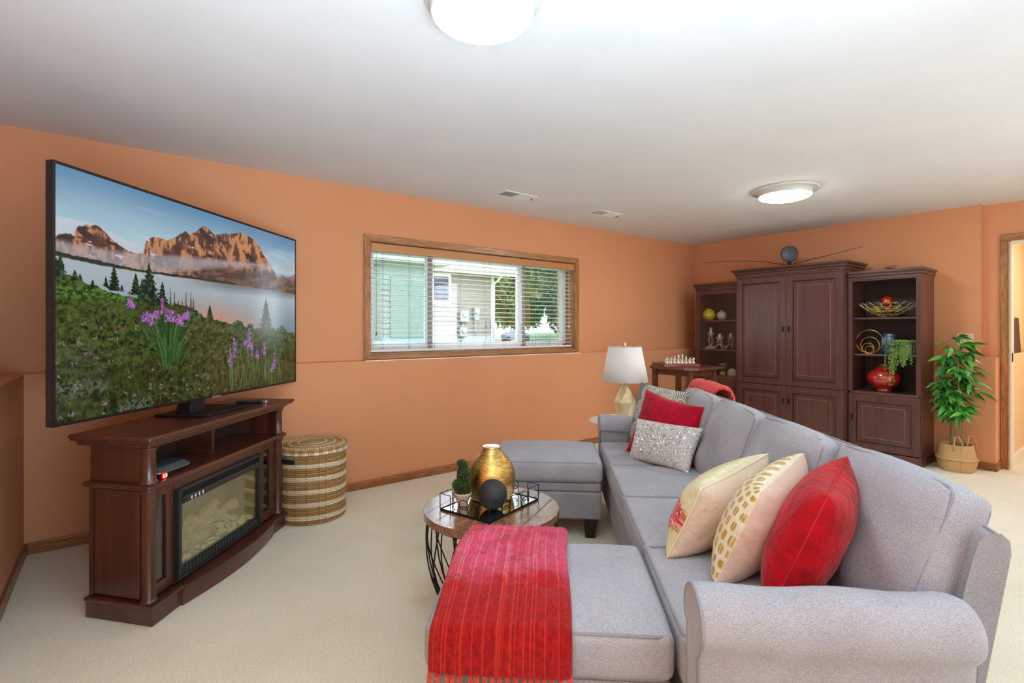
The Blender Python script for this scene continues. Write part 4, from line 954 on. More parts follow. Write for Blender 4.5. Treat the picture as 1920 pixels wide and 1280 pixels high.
cov = sp_.children[0].data; rg = np.random.RandomState(8); nV = 150*150
co = np.empty(len(cov.vertices)*3, np.float32); cov.vertices.foreach_get('co', co); co = co.reshape(-1, 3); co = (co[:nV] if co[:nV].mean(0) @ np.array([sC, cC, 0]) < co[nV:].mean(0) @ np.array([sC, cC, 0]) else co[nV:]).reshape(150, 150, 3)
Vs, Fs = [], []
for k in range(620):
    i, j = int(np.clip(rg.normal(72, 30), 4, 144)), int(np.clip(rg.normal(82, 34), 4, 144)); p = co[i, j]; e1 = co[i+2, j]-co[i-2, j]; e2 = co[i, j+2]-co[i, j-2]
    e1 /= np.linalg.norm(e1); nn = np.cross(e1, e2); nn /= np.linalg.norm(nn)
    ctr = np.array(co[75, 75]); nn = -nn if np.dot(nn, np.array([sC, cC, 0])) > 0 else nn
    nn = nn+rg.normal(size=3)*.28; nn /= np.linalg.norm(nn); e1 = e1-nn*np.dot(e1, nn); e1 /= np.linalg.norm(e1); e2 = np.cross(nn, e1); r_ = .0032; b0 = len(Vs)
    for q in range(6): Vs.append(p+nn*.0012+(e1*math.cos(q*PI/3)+e2*math.sin(q*PI/3))*r_)
    Fs.append(tuple(range(b0, b0+6)))
o = ob('sequins', mesh_data('sequins', Vs, Fs, mat('sequin', S(222, 224, 230), .16, .95), False), sp_); o['kind'] = 'stuff'

# ---------------------------------------------------------------- coffee table and what stands on it
cp = W(-.092, 2.32); TZ = .46
ct = thing('coffee_table', 'round plank topped coffee table on a black wire drum base', 'table', cp, -CA)
def plank_m(i):
    rr = random.Random(i*7+1); k = rr.uniform(.8, 1.15)
    return wood('plank_wood_%d' % (i % 4), tuple(c*k for c in S(112, 70, 44)), tuple(c*k for c in S(176, 124, 84)), 1, .16, .7, 12+3*(i % 3), .12, 1)
RT = .305; npl = 7; hw = RT*2/npl
for i in range(npl):                                    # planks clipped to the disc
    x0, x1 = -RT+i*hw+.0006, -RT+(i+1)*hw-.0006; xs = np.linspace(x0, x1, 9)
    P = [(x, -math.sqrt(max(RT*RT-x*x, 1e-8))) for x in xs]+[(x, math.sqrt(max(RT*RT-x*x, 1e-8))) for x in xs[::-1]]
    MB().prism(P, TZ-.033+.0004, TZ+(.0006 if i % 2 else 0)).build('plank', plank_m(i), ct, .0015, 1, M=R(-24, 'Z'))
m = MB(); nr = 18
def wp(a, tw, j, n=8):                                  # wire from the top rim to the smaller foot ring
    P = []
    for k in range(n+1):
        f = k/n; r_ = RT*.955-.015*f+.03*math.sin(PI*f*.55)-(.11)*f**2.2; a_ = a+tw*math.sin(f*PI/2)**1.5; P.append((r_*math.cos(a_), r_*math.sin(a_), (TZ-.034)*(1-f)+.004*f))
    return P
for i in range(nr):
    a = 2*PI*i/nr; MB.tube(m, wp(a, .34, i), .0034, 6); MB.tube(m, wp(a+.06, -.34, i), .0034, 6)
m.build('wire_base', iron_m, ct)
MB().tube([(RT*.955*math.cos(2*PI*k/48), RT*.955*math.sin(2*PI*k/48), TZ-.037) for k in range(48)], .0045, 6, True).build('top_ring', iron_m, ct)
MB().tube([(.20*math.cos(2*PI*k/48), .20*math.sin(2*PI*k/48), .006) for k in range(48)], .005, 6, True).build('foot_ring', iron_m, ct)
# tray
ta = math.atan2(-.165, .226)
tr = thing('mirror_tray', 'black metal tray with mirrored bottom and wire gallery on the coffee table', 'tray', W(-.0975, 2.335, TZ+.0007), -CA+ta)
hx_, hy_ = .14, .184
mir = mat('tray_mirror', S(215, 222, 222), .04, 1)
box('mirror', mir, tr, -hx_+.003, hx_-.003, -hy_+.003, hy_-.003, .004, .0062)
m = MB(); m.box(-hx_, hx_, -hy_, hy_, 0, .004); m.box(-hx_, -hx_+.003, -hy_, hy_, .004, .009).box(hx_-.003, hx_, -hy_, hy_, .004, .009).box(-hx_, hx_, -hy_, -hy_+.003, .004, .009).box(-hx_, hx_, hy_-.003, hy_, .004, .009)
m.build('base', iron_m, tr)
def gal(P0, P1, nseg):
    P0, P1 = Vector(P0), Vector(P1); L0 = (P1-P0).length; d = (P1-P0).normalized(); H = .074; m = MB(); up = Vector((0, 0, 1))
    def pt(x, z): return P0+d*x+up*z
    e = L0*.22
    for a, b, s0, s1 in ((0, e, 0, .012), (L0-e, L0, .012, 0)):
        m.tube([pt(a, .006), pt(a+.0001, H), pt(b, H) if s1 else pt(b, H), pt(b, H)] if False else [pt(a, .006), pt(a, H), pt(b, H), pt(b, .006)], .0022, 6)
    if nseg:
        c = L0/2; m.tube([pt(c-e*.55, .006), pt(c-e*.45, H), pt(c+e*.45, H), pt(c+e*.55, .006)], .0022, 6)
        cs_ = [(e+(c-e*.5))/2, (L0-e+(c+e*.5))/2]
    else: cs_ = [L0/2]
    rr_ = (cs_[0]-e)*.98 if not nseg else (c-e*.5-e)/2
    rr_ = min(rr_, .026) if nseg else .026
    for c_ in cs_:
        for zz in (.024, .050): m.tube([pt(c_+rr_*math.cos(2*PI*k/20), zz+rr_*.78*math.sin(2*PI*k/20)) for k in range(20)], .0018, 6, True)
    m.build('wire_gallery', iron_m, tr)
q = [(-hx_, -hy_, 0), (hx_, -hy_, 0), (hx_, hy_, 0), (-hx_, hy_, 0)]
for i in range(4): gal(q[i], q[(i+1) % 4], i % 2)
def lathe_thing(name, label, cat, pos, profs, grp=None, seg=32, rz=0):
    t = thing(name, label, cat, pos, rz, grp)
    for (nm_, m_, prof) in profs: MB().lathe(prof, seg).build(nm_, m_, t)
    return t
TT = TZ+.0072
def vase_gold():
    n, b = None, None
    m, n, b = nodes('hammered_gold'); v = coords(n, (1, 1, 7)); f = noise(n, v, 34, 4, .7)
    n.links.new(ramp(n, f, [(.3, S(140, 104, 46)), (.5, S(208, 164, 90)), (.72, S(244, 216, 140))]), b.inputs['Base Color']); b.inputs['Metallic'].default_value = 1; b.inputs['Roughness'].default_value = .24
    bump(n, b, f, .55, .004); return m
vprof = [(.0, .001), (.090, .001), (.100, .004), (.108, .03), (.113, .07), (.1145, .10), (.110, .13), (.098, .16), (.078, .188), (.058, .208), (.046, .222), (.041, .232), (.040, .238), (.037, .238), (.037, .225), (.05, .20), (0, .19)]
vs = []
for i in range(len(vprof)-1):
    a, b_ = vprof[i], vprof[i+1]
    for k in range(3): f = k/3; vs.append((a[0]*(1-f)+b_[0]*f, a[1]*(1-f)+b_[1]*f))
vs.append(vprof[-1])
gv = thing('gold_vase', 'large gold ribbed bottle vase standing on the mirror tray', 'vase', W(-.098, 2.425, TT))
MB().lathe(vs, 72).build('body', vase_gold(), gv)
MB().lathe([(.036, .236), (.042, .236), (.0425, .240), (.0405, .243), (.0365, .242)], 48).build('rim', mat('bright_rim', S(240, 228, 200), .2, 1), gv)
bb_ = thing('black_sphere', 'speckled black decorative ball in front of the gold vase', 'ornament', W(-.086, 2.262, TT+.0655))
V, F = [], []
m = MB(); m.lathe([(.0655*math.sin(PI*k/36) if 0 < k < 36 else 0, -.0655*math.cos(PI*k/36)) for k in range(37)], 56)
def blk():
    mm, n, b = nodes('speckled_black'); v = coords(n); f = noise(n, v, 240, 2, .6)
    n.links.new(ramp(n, f, [(.60, S(30, 30, 33)), (.72, S(96, 84, 70))]), b.inputs['Base Color']); b.inputs['Roughness'].default_value = .6; bump(n, b, f, .5, .002); return mm
m.build('ball', blk(), bb_)
tp = thing('topiary', 'small dark green spiral topiary in a pale clay pot on the tray', 'plant', W(-.222, 2.305, TT))
MB().lathe([(0, 0), (.022, 0), (.024, .003), (.025, .02), (.036, .042), (.041, .055), (.042, .062), (.038, .062), (.034, .055), (0, .052)], 28).build('pot', mat('pale_clay', S(206, 178, 156), .8, c2=S(186, 160, 140), nscale=40), tp)
rg = np.random.RandomState(12); n = 5200; z = rg.uniform(0, 1, n); th_ = rg.uniform(0, 2*PI, n)
lob = np.where(z < .48, np.sqrt(np.clip(1-((z-.22)/.27)**2, .05, 1))*.040, np.where(z < .8, np.sqrt(np.clip(1-((z-.6)/.22)**2, .12, 1))*.029, np.sqrt(np.clip(1-((z-.84)/.17)**2, .02, 1))*.021))
tw = .006*np.array([np.cos(z*9), np.sin(z*9)]); rr_ = lob*rg.uniform(.86, 1.02, n)
P = np.stack([rr_*np.cos(th_)+tw[0], rr_*np.sin(th_)+tw[1], .056+z*.150], -1)
dr_ = np.stack([np.cos(th_), np.sin(th_), rg.uniform(-.2, .8, n)], -1)+rg.normal(size=(n, 3))*.6; dr_ /= np.linalg.norm(dr_, axis=1)[:, None]; sd_ = np.cross(dr_, rg.normal(size=(n, 3))); sd_ /= np.linalg.norm(sd_, axis=1)[:, None]
ln = rg.uniform(.005, .009, n)[:, None]
V = np.stack([P-sd_*.0012, P+sd_*.0012, P+dr_*ln], 1).reshape(-1, 3); k = np.repeat(rg.uniform(0, 1, n), 3)[:, None]
col = np.array(S(30, 46, 20))*(1-k)+np.array(S(98, 122, 54))*k
o = ob('foliage', mesh_data('foliage', V, np.arange(n*3).reshape(-1, 3), vcol('topiary_green', .8, spec=.2), False, col), tp); o['kind'] = 'stuff'
m = MB()
for z0, z1, r_ in ((.058, .128, .036), (.122, .178, .026), (.165, .205, .018)): m.lathe([(r_*math.sin(PI*k/10) if 0 < k < 10 else 0, (z0+z1)/2-(z1-z0)/2*math.cos(PI*k/10)) for k in range(11)], 20)
m.build('core', mat('topiary_core', S(24, 36, 16), .95), tp)

# ---------------------------------------------------------------- lamp on its side table
lpx = W(.90, 4.08)
sdt = thing('side_table', 'small round white side table behind the far sofa arm', 'table', lpx)
wt = mat('white_paint', S(236, 232, 228), .45)
MB().lathe([(0, .52), (.255, .52), (.275, .526), (.282, .534), (.276, .541), (.262, .545), (0, .545)], 40).build('top', wt, sdt)
MB().lathe([(.15, 0), (.152, .012), (.05, .03), (.022, .06), (.03, .12), (.045, .2), (.026, .3), (.02, .45), (.05, .51), (.06, .52)], 28).build('pedestal', wt, sdt)
lp = thing('table_lamp', 'table lamp with white tapered drum shade and faceted gold base', 'lamp', (lpx.x, lpx.y, .5455))
def gem():
    rings = [(0, .066, 4.5), (.14, .086, 0), (.222, .052, 4.5), (.278, .024, 0)]; n = 6; m = MB(); V = []; F = []
    for z, r, o_ in rings:
        for k in range(n): a = 2*PI*(k+(.5 if o_ else 0))/n+.3; V.append((r*math.cos(a), r*math.sin(a), z))
    for j in range(3):
        off = 1 if rings[j][2] else 0
        for k in range(n):
            a0, a1, b0, b1 = j*n+k, j*n+(k+1) % n, (j+1)*n+k, (j+1)*n+(k+1) % n
            if off: F += [(a0, a1, (j+1)*n+(k+1) % n), (a0, (j+1)*n+(k+1) % n, (j+1)*n+k)]
            else: F += [(a0, a1, b0), (a1, (j+1)*n+(k+1) % n, b0)]
    F += [tuple(reversed(range(n))), tuple(3*n+k for k in range(n))]
    return m.add(V, F)
gem().build('base', mat('champagne_leaf', S(232, 218, 184), .36, .35, c2=S(212, 188, 134), nscale=12, bscale=60, bstr=.15), lp, .0015)
MB().lathe([(.008, .275), (.008, .36)], 14).build('stem', brass_m, lp)
MB().lathe([(.009, .578), (.016, .58), (.016, .612), (.0, .613)], 18, (0, 0, 0), False).build('finial', brass_m, lp)
def shade_mat():
    m = bpy.data.materials.new('lamp_shade'); m.use_nodes = True; n = m.node_tree; b = n.nodes['Principled BSDF']
    b.inputs['Base Color'].default_value = (*S(246, 244, 242), 1); b.inputs['Roughness'].default_value = .8; b.inputs['Sheen Weight'].default_value = .2
    tl = n.nodes.new('ShaderNodeBsdfTranslucent'); tl.inputs[0].default_value = (*S(240, 236, 230), 1); mx = n.nodes.new('ShaderNodeMixShader'); mx.inputs[0].default_value = .3
    n.links.new(b.outputs[0], mx.inputs[1]); n.links.new(tl.outputs[0], mx.inputs[2]); n.links.new(mx.outputs[0], n.nodes['Material Output'].inputs[0]); return m
sh_ = MB().lathe([(.182, .305), (.130, .578)], 56); sh_.F = sh_.F[:56]; sh_.S = sh_.S[:56]
o = sh_.build('shade', shade_mat(), lp); so = o.modifiers.new('Solid', 'SOLIDIFY'); so.thickness = .003
m = MB(); m.tube([(.008*math.cos(a), .008*math.sin(a), .576) for a in [k*PI/6 for k in range(12)]], .0025, 5, True)
for k in range(3): a = k*2*PI/3; m.tube([(.008*math.cos(a), .008*math.sin(a), .576), (.128*math.cos(a), .128*math.sin(a), .576)], .002, 5)
m.build('harp_spider', brass_m, lp)

# ---------------------------------------------------------------- games table with chess set
tcx = W(1.85, 5.5)
gt = thing('games_table', 'dark wooden games table with clipped corners holding the chess set', 'table', tcx, 0)
H_ = .30; c_ = .10; oct_ = [(-H_, -H_+c_), (-H_+c_, -H_), (H_-c_, -H_), (H_, -H_+c_), (H_, H_-c_), (H_-c_, H_), (-H_+c_, H_), (-H_, H_-c_)]
ch2 = wood('table_mahogany', S(70, 32, 22), S(112, 60, 42), 0, .32, .25, 6, .08)
MB().prism(oct_, .842, .872).build('top', ch2, gt, .008, 3)
MB().box(-.21, .21, -.21, -.19, .78, .842).box(-.21, .21, .19, .21, .78, .842).box(-.21, -.19, -.19, .19, .78, .842).box(.19, .21, -.19, .19, .78, .842).build('apron', ch2, gt, .002)
for x in (-.215, .215):
    for y in (-.215, .215):
        MB().prism([(x-.024, y-.024), (x+.024, y-.024), (x+.024, y+.024), (x-.024, y+.024)], 0, .842).build('leg', wood('table_leg', S(70, 34, 22), S(110, 62, 42), 2, .35, .4, 6, .08), gt, .003)
cb = thing('chess_board', 'red brown wooden chess board box on the games table', 'chess board', (*W(1.755, 5.5)[:2], .8725), -CA+rad(4))
BH = .19
box('case', mat('red_board_wood', S(126, 48, 34), .3, c2=S(104, 38, 28), nscale=10, coat=.4), cb, -BH, BH, -BH, BH, 0, .032, .003)
lt, dkq = mat('light_square', S(150, 92, 60), .6), mat('dark_square', S(74, 34, 24), .6)
ls_, ds_ = None, None; q_ = .0405
for i in range(8):
    for j in range(8):
        x, y = -4*q_+i*q_, -4*q_+j*q_
        if (i+j) % 2: mm = ls_ = ls_ or mesh_data('square', *(lambda b: (b.V, b.F))(MB().box(0, q_, 0, q_, 0, .0012)), lt, False)
        else: mm = ds_ = ds_ or mesh_data('square', *(lambda b: (b.V, b.F))(MB().box(0, q_, 0, q_, 0, .0012)), dkq, False)
        ob('square', mm, cb, T(x, y, .0322))
ivory = mat('silver_ivory', S(226, 222, 206), .3, .25); bronze = mat('dark_bronze', S(120, 104, 84), .35, .5)
def piece(kind, m_, pos, label, grp, s=1.0):
    h = dict(pawn=.045, rook=.055, knight=.062, bishop=.072, queen=.086, king=.094)[kind]*s
    t = thing('chess_'+kind, label, 'chess piece', pos, 0, grp)
    P = [(0, 0), (.015, 0), (.016, .004), (.013, .009), (.009, .014), (.0062, h*.45), (.0075, h*.58), (.010, h*.62), (.006, h*.66)]
    P += dict(pawn=[(.009, h*.78), (.008, h*.92), (0, h)], rook=[(.010, h*.8), (.011, h), (0, h)], bishop=[(.009, h*.76), (.006, h*.9), (0, h)], queen=[(.008, h*.75), (.012, h*.92), (.004, h*.94), (0, h)], king=[(.008, h*.75), (.012, h*.88), (.003, h*.9), (.003, h), (0, h)], knight=[(.007, h*.7), (0, h*.72)])[kind]
    m = MB().lathe(P, 14)
    if kind == 'knight': m.prism([(-.004, -.006), (.004, -.006), (.004, .006), (-.004, .006)], h*.6, h*.95, [(-.004, -.014), (.004, -.014), (.004, .002), (-.004, .002)])
    if kind == 'king': m.box(-.006, .006, -.0015, .0015, h*.955, h*.975)
    m.build('figure', m_, t)
Mb = Matrix.Translation(cb.location) @ Matrix.Rotation(-CA+rad(4), 4, 'Z')
back = ['rook', 'knight', 'bishop', 'queen', 'king', 'bishop', 'knight', 'rook']
PW = ['leftmost white rook', 'left white knight', 'left white bishop', 'white queen', 'white king', 'right white bishop', 'right white knight', 'rightmost white rook']
wh_lab = {0: 'silver white chess rook at the left end of its row', 1: 'silver white chess knight near the left end of its row', 2: 'silver white chess bishop left of the queen', 3: 'silver white chess queen, left of the two tallest pieces', 4: 'silver white chess king, tallest piece on the board', 5: 'silver white chess bishop right of the king', 6: 'silver white chess knight near the right end of its row', 7: 'silver white chess rook at the right end of its row'}
for i in range(8):
    p = Mb @ Vector((-3.5*q_+i*q_, -3.5*q_, .0336)); piece(back[i], ivory, p, wh_lab[i], 'silver white chess pieces', 1.1)
    p = Mb @ Vector((-3.5*q_+i*q_, -2.5*q_, .0336)); piece('pawn', ivory, p, 'silver white chess pawn standing just behind the '+PW[i], 'white chess pawns', 1.0)

# ---------------------------------------------------------------- entertainment units against the right wall
BX = WX1-LD-.006                                         # backs of the units
def molded_door(par, x, y0_, y1_, z0, z1, handle=None, name='door', hz=None, rail_=.062):
    """panel door lying in the plane x (front), spanning y0..y1"""
    fr = MB(); e = rail_; t = .02
    fr.box(x, x+t, y0_, y0_+e, z0, z1).box(x, x+t, y1_-e, y1_, z0, z1).box(x, x+t, y0_+e, y1_-e, z0, z0+e).box(x, x+t, y0_+e, y1_-e, z1-e, z1)
    d = fr.build(name, mah_z, par, .003)
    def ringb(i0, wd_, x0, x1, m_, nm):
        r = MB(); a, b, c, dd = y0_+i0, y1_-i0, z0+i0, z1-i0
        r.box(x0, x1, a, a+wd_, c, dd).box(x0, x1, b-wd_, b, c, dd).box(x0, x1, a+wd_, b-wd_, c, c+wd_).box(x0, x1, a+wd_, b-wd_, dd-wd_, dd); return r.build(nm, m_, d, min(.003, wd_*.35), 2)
    ringb(e-.001, .006, x-.004, x+.014, mah_z, 'molding'); ringb(e+.005, .007, x+.008, x+.0135, recess_shade_m, 'recess')
    box('panel', mah_z, d, x+.012, x+.018, y0_+e, y1_-e, z0+e, z1-e)
    k = e+.050
    if min(y1_-y0_, z1-z0) > 2*k+.06:
        ringb(k, .008, x+.004, x+.014, molding_m, 'gilt_molding')
        box('raised_panel', mah_z, d, x+.008, x+.013, y0_+k+.006, y1_-k-.006, z0+k+.006, z1-k-.006, .002)
    if handle is not None:
        hy_, hz_ = handle; h = MB()
        h.box(x-.004, x, hy_-.011, hy_+.011, hz_-.03, hz_+.03); h.lathe([(.0, 0), (.007, .002), (.008, .012), (.004, .016), (0, .017)], 10, (x-.004, hy_, hz_+.018), M=R(-90, 'Y'))
        h.tube([(x-.016, hy_, hz_+.018), (x-.018, hy_, hz_+.0), (x-.014, hy_, hz_-.024)], .004, 6, radii=[.003, .004, .006]); h.build('handle', mat('antique_pull', S(58, 50, 44), .4, .8), d, .001)
    return d
def crown(par, x, y0_, y1_, z, h, e, right=True):
    for i, (k0, k1, a) in enumerate(((0, .34, .25), (.34, .62, .55), (.62, .72, .62), (.72, 1, 1))):
        yy0 = y0_-e*a if right else y0_; yy1 = y1_+e*a if right is True or right == 'l' else y1_
        if right == 'l': yy0 = y0_
        if right == 'r': yy1 = y1_
        box('crown_molding', mah_y, par, x-e*a, BX, yy0, yy1, z+h*k0, z+h*k1, .006 if i != 2 else .002)
def unit(name, label, loc):
    return thing(name, label, 'cabinet', loc, 0, 'units of the dark wall cabinet set')
# --- right open bookcase
RX = 5.76; ya, yb = 1.40, 1.982
ru = unit('bookcase', 'right end unit of the dark wall cabinet, open shelves above one door', (RX, ya, 0))
def P_(o): o.matrix_parent_inverse = Matrix.Translation(-o.parent.location); return o
class Sub:                                               # build children in room coordinates under a unit
    pass
def inroom(par, before):
    for o in par.children:
        if o not in before: o.matrix_parent_inverse = Matrix.Translation(-par.location)
def ubox(par, nm, m_, *b, bev=.002):
    o = box(nm, m_, par, *b, bev); return P_(o)
def end_unit(par, ya, yb, label_door, hinge_handle, glassdoor=False):
    before = set(par.children)
    box('side_panel', mah_z, par, RX+.02, BX, ya, ya+.02, 0, 1.78, .002); box('side_panel', mah_z, par, RX+.02, BX, yb-.02, yb, 0, 1.78, .002)
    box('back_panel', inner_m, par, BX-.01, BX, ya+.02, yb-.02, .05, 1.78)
    f = MB(); f.box(RX, RX+.02, ya, ya+.036, .66, 1.78).box(RX, RX+.02, yb-.036, yb, .66, 1.78).box(RX, RX+.02, ya+.036, yb-.036, 1.735, 1.78)
    if not glassdoor: f.build('face_frame', mah_z, par, .002)
    box('toe_kick', mah_y, par, RX-.004, BX, ya-.004, yb+.004, 0, .09, .004)
    box('counter', mah_y, par, RX, BX-.01, ya+.02, yb-.02, .635, .66, .002)
    box('top_panel', mah_y, par, RX+.02, BX-.01, ya+.02, yb-.02, 1.76, 1.78)
    for z in (1.005, 1.362): box('shelf', mah_y, par, RX+.05, BX-.01, ya+.021, yb-.021, z, z+.016, .002)
    molded_door(par, RX-.004, ya+.004, yb-.004, .10, .632, (yb-.035, .40) if hinge_handle == 'l' else (ya+.035, .40))
    crown(par, RX, ya, yb, 1.745, .085, .03, 'r' if not glassdoor else 'l')
    if glassdoor:
        g = MB(); e = .05; z0, z1 = .664, 1.742; x = RX-.004
        g.box(x, x+.02, ya, ya+e, z0, z1).box(x, x+.02, yb-e, yb, z0, z1).box(x, x+.02, ya+e, yb-e, z0, z0+e).box(x, x+.02, ya+e, yb-e, z1-e, z1)
        d = g.build('glass_door', mah_z, par, .003); box('pane', glass('display_glass', (1, 1, 1), .01, .02, .35), d, x+.008, x+.012, ya+e, yb-e, z0+e, z1-e)
        h = MB(); h.tube([(x-.004, ya+.02, 1.27), (x-.018, ya+.02, 1.25), (x-.018, ya+.02, 1.2), (x-.004, ya+.02, 1.18)], .004, 6); h.build('handle', MATS.get('antique_pull') or mat('antique_pull', S(58, 50, 44), .4, .8), d)
    inroom(par, before)
end_unit(ru, ya, yb, '', 'l')
# --- left unit with glass door
lu = unit('display_cabinet', 'left end unit of the dark wall cabinet with a glass door', (RX, 3.09, 0))
end_unit(lu, 3.096, 3.67, '', 'r', True)
# --- centre armoire
CX = 5.67
cu = unit('armoire', 'tall centre unit of the dark wall cabinet with four panelled doors', (CX, 1.985, 0))
y0c, y1c = 1.986, 3.092
box('side_panel', mah_z, cu, CX+.02, BX, y0c, y0c+.022, 0, 1.87, .002); box('side_panel', mah_z, cu, CX+.02, BX, y1c-.022, y1c, 0, 1.87, .002)
box('carcass', mah_z, cu, CX+.022, BX, y0c+.022, y1c-.022, .09, 1.865); box('toe_kick', mah_y, cu, CX-.002, BX, y0c, y1c, 0, .09, .004)
box('frieze', mah_y, cu, CX, CX+.022, y0c, y1c, 1.845, 1.875, .002)
ym = (y0c+y1c)/2
molded_door(cu, CX-.004, y0c+.006, ym-.002, .664, 1.842, (ym-.028, 1.27)); molded_door(cu, CX-.004, ym+.002, y1c-.006, .664, 1.842, (ym+.028, 1.27))
molded_door(cu, CX-.004, y0c+.006, ym-.002, .10, .656, (ym-.028, .50)); molded_door(cu, CX-.004, ym+.002, y1c-.006, .10, .656, (ym+.028, .50))
crown(cu, CX, y0c, y1c, 1.862, .083, .045, True)
inroom(cu, set())
# --- objects on the shelves
def S3(px, xw, z): return (xw, on_x(px, xw), z)
glz = lambda nm, c, r=.15: mat(nm, c, r, coat=.8)
SA, SB, SCc = 1.3785, 1.0215, .6605
lathe_thing('yellow_vase', 'squat yellow ribbed vase on the top shelf behind glass', 'vase', S3(1329, 5.95, SA), [('body', mat('yellow_glaze', S(232, 208, 28), .3, c2=S(214, 186, 20), nscale=30, stretch=(1, 1, 6), coat=.5), [(0, 0), (.035, 0), (.06, .02), (.078, .05), (.080, .075), (.070, .105), (.045, .132), (.024, .142), (.024, .150), (.018, .150), (.018, .140), (0, .138)])])
lathe_thing('pale_vase', 'small round pale grey green bud vase beside the yellow vase', 'vase', S3(1353, 5.93, SA), [('body', glz('celadon_glaze', S(178, 178, 154)), [(0, 0), (.025, 0), (.048, .02), (.059, .055), (.052, .088), (.03, .108), (.012, .114), (.013, .126), (.008, .126), (.008, .112), (0, .11)])])
cw = mat('antique_white', S(214, 200, 176), .6, c2=S(150, 126, 100), nscale=60); cg = glass('clear_cup', (.92, .95, .96), .12)
def candle(px, xw, h, label, wide):
    t = thing('candle_holder', label, 'candle holder', S3(px, xw, SB), 0, 'openwork candle holders')
    m = MB(); b = .07 if not wide else .078
    if wide:
        for k in range(5): a = k*2*PI/5+.3; m.tube([(b*math.cos(a), b*math.sin(a), .004), (b*.75*math.cos(a), b*.75*math.sin(a), .03), (.02*math.cos(a), .02*math.sin(a), .055)], .005, 6)
        z0 = .05
    else:
        m.lathe([(0, 0), (b, 0), (b*.95, .012), (b*.55, .028), (.028, .036), (0, .036)], 20); z0 = .034
    m.lathe([(.022, z0), (.026, z0+.006), (.015, z0+.012)], 14); m.build('foot', cw, t)
    zc = h*.62; m = MB()
    for k in range(6): a = k*PI/3; m.tube([((.012+.022*math.sin(PI*f)**1.0*(1-.3*f))*math.cos(a), (.012+.022*math.sin(PI*f)*(1-.3*f))*math.sin(a), z0+.01+(zc-z0-.01)*f) for f in [q/8 for q in range(9)]], .0035, 6)
    m.build('stem', cw, t)
    m = MB().lathe([(.008, zc-.004), (.022, zc), (.026, zc+.006)], 16)
    for k in range(8): a = k*PI/4; m.tube([(.024*math.cos(a), .024*math.sin(a), zc), (.036*math.cos(a), .036*math.sin(a), zc+.02), (.038*math.cos(a), .038*math.sin(a), zc+.035)], .004, 6)
    m.build('cup', cw, t)
    MB().lathe([(.002, zc+.006), (.018, zc+.008), (.022, zc+.03), (.021, h), (.019, h), (.020, zc+.03), (.016, zc+.011), (0, zc+.011)], 16).build('glass', mat('cut_glass', S(200, 208, 212), .12, .3), t)
candle(1332.5, 5.97, .27, 'taller openwork candle holder behind the cabinet glass', False); candle(1349.5, 5.90, .19, 'shorter openwork candle holder beside the taller one', True)
candle(1370, 6.02, .20, 'third candle holder half hidden by the glass door frame', True)
lathe_thing('teal_vase', 'teal and amber glass vase on the lowest cabinet shelf', 'vase', S3(1355, 5.97, SCc), [('body', glz('amber_glass', S(176, 130, 40), .12), [(0, 0), (.035, 0), (.042, .03), (.036, .07), (.034, .085)]), ('neck', glz('teal_glass', S(40, 84, 88), .12), [(.034, .085), (.048, .11), (.050, .135), (.034, .155), (.028, .16)]), ('lip', glz('ochre_lip', S(170, 146, 40), .15), [(.028, .16), (.046, .172), (.05, .18), (.02, .182), (0, .175)])])
sh1 = thing('shell_disc', 'round white ribbed ornament leaning beside the teal vase', 'ornament', S3(1373, 5.93, SCc))
m = MB(); 
V = [(0, 0, .062)]; F = []
for k in range(32): a = 2*PI*k/32; V.append((.010, .062*math.cos(a), .064+.062*math.sin(a)))
m.add(V, [(0, 1+k, 1+(k+1) % 32) for k in range(32)]+[(0, 1+(k+1) % 32, 1+k) for k in range(0)], True)
o = m.build('disc', mat('white_ribbed', S(226, 224, 214), .6, c2=S(170, 170, 160), nscale=90, bscale=120, bstr=.6), sh1); so = o.modifiers.new('Solid', 'SOLIDIFY'); so.thickness = .012
# right bookcase
bw = thing('wire_bowl', 'gold organic wire bowl on the top shelf of the bookcase', 'bowl', S3(1665, 5.955, SA)); m = MB(); rg = random.Random(9)
def bowlpt(r, a): return Vector((r*math.cos(a)*.8, r*math.sin(a), .004+.118*(r/.228)**1.9))
for ring, (r_, cnt, s_) in enumerate(((.035, 5, .026), (.082, 10, .028), (.130, 14, .030), (.178, 17, .033), (.216, 19, .034))):
    for k in range(cnt):
        a = 2*PI*(k+.5*(ring % 2))/cnt+rg.uniform(-.05, .05); q = []
        for j in range(10):
            b = 2*PI*j/10; rr_ = r_+s_*math.cos(b)*(1+rg.uniform(-.1, .1)); q.append(bowlpt(max(.004, rr_), a+s_*1.06*math.sin(b)/max(r_, .03)))
        m.tube(q, .0024, 5, True)
m.build('wire_mesh', mat('soft_gold_wire', S(222, 202, 140), .3, .85), bw)
def ball(px, xw, z, r, nm, label, m_):
    t = thing(nm, label, 'ornament', S3(px, xw, z)); MB().lathe([(r*math.sin(PI*k/20) if 0 < k < 20 else 0, -r*math.cos(PI*k/20)) for k in range(21)], 28).build('ball', m_, t)
ball(1663.5, 5.955, SA+.155, .058, 'red_orb', 'glossy orange red ball topmost in the gold wire bowl', mat('red_orb_glaze', S(178, 50, 24), .1, c2=S(120, 30, 16), nscale=14, coat=1))
ball(1666, 5.90, SA+.075, .042, 'red_orb', 'smaller dark red ball low in the gold wire bowl', mat('dark_red_glaze', S(130, 44, 24), .15, coat=1))
ball(1645, 5.95, SA+.078, .043, 'yellow_orb', 'mottled yellow ball at the left in the gold wire bowl', mat('yellow_orb_glaze', S(190, 150, 40), .3, c2=S(110, 90, 30), nscale=60))
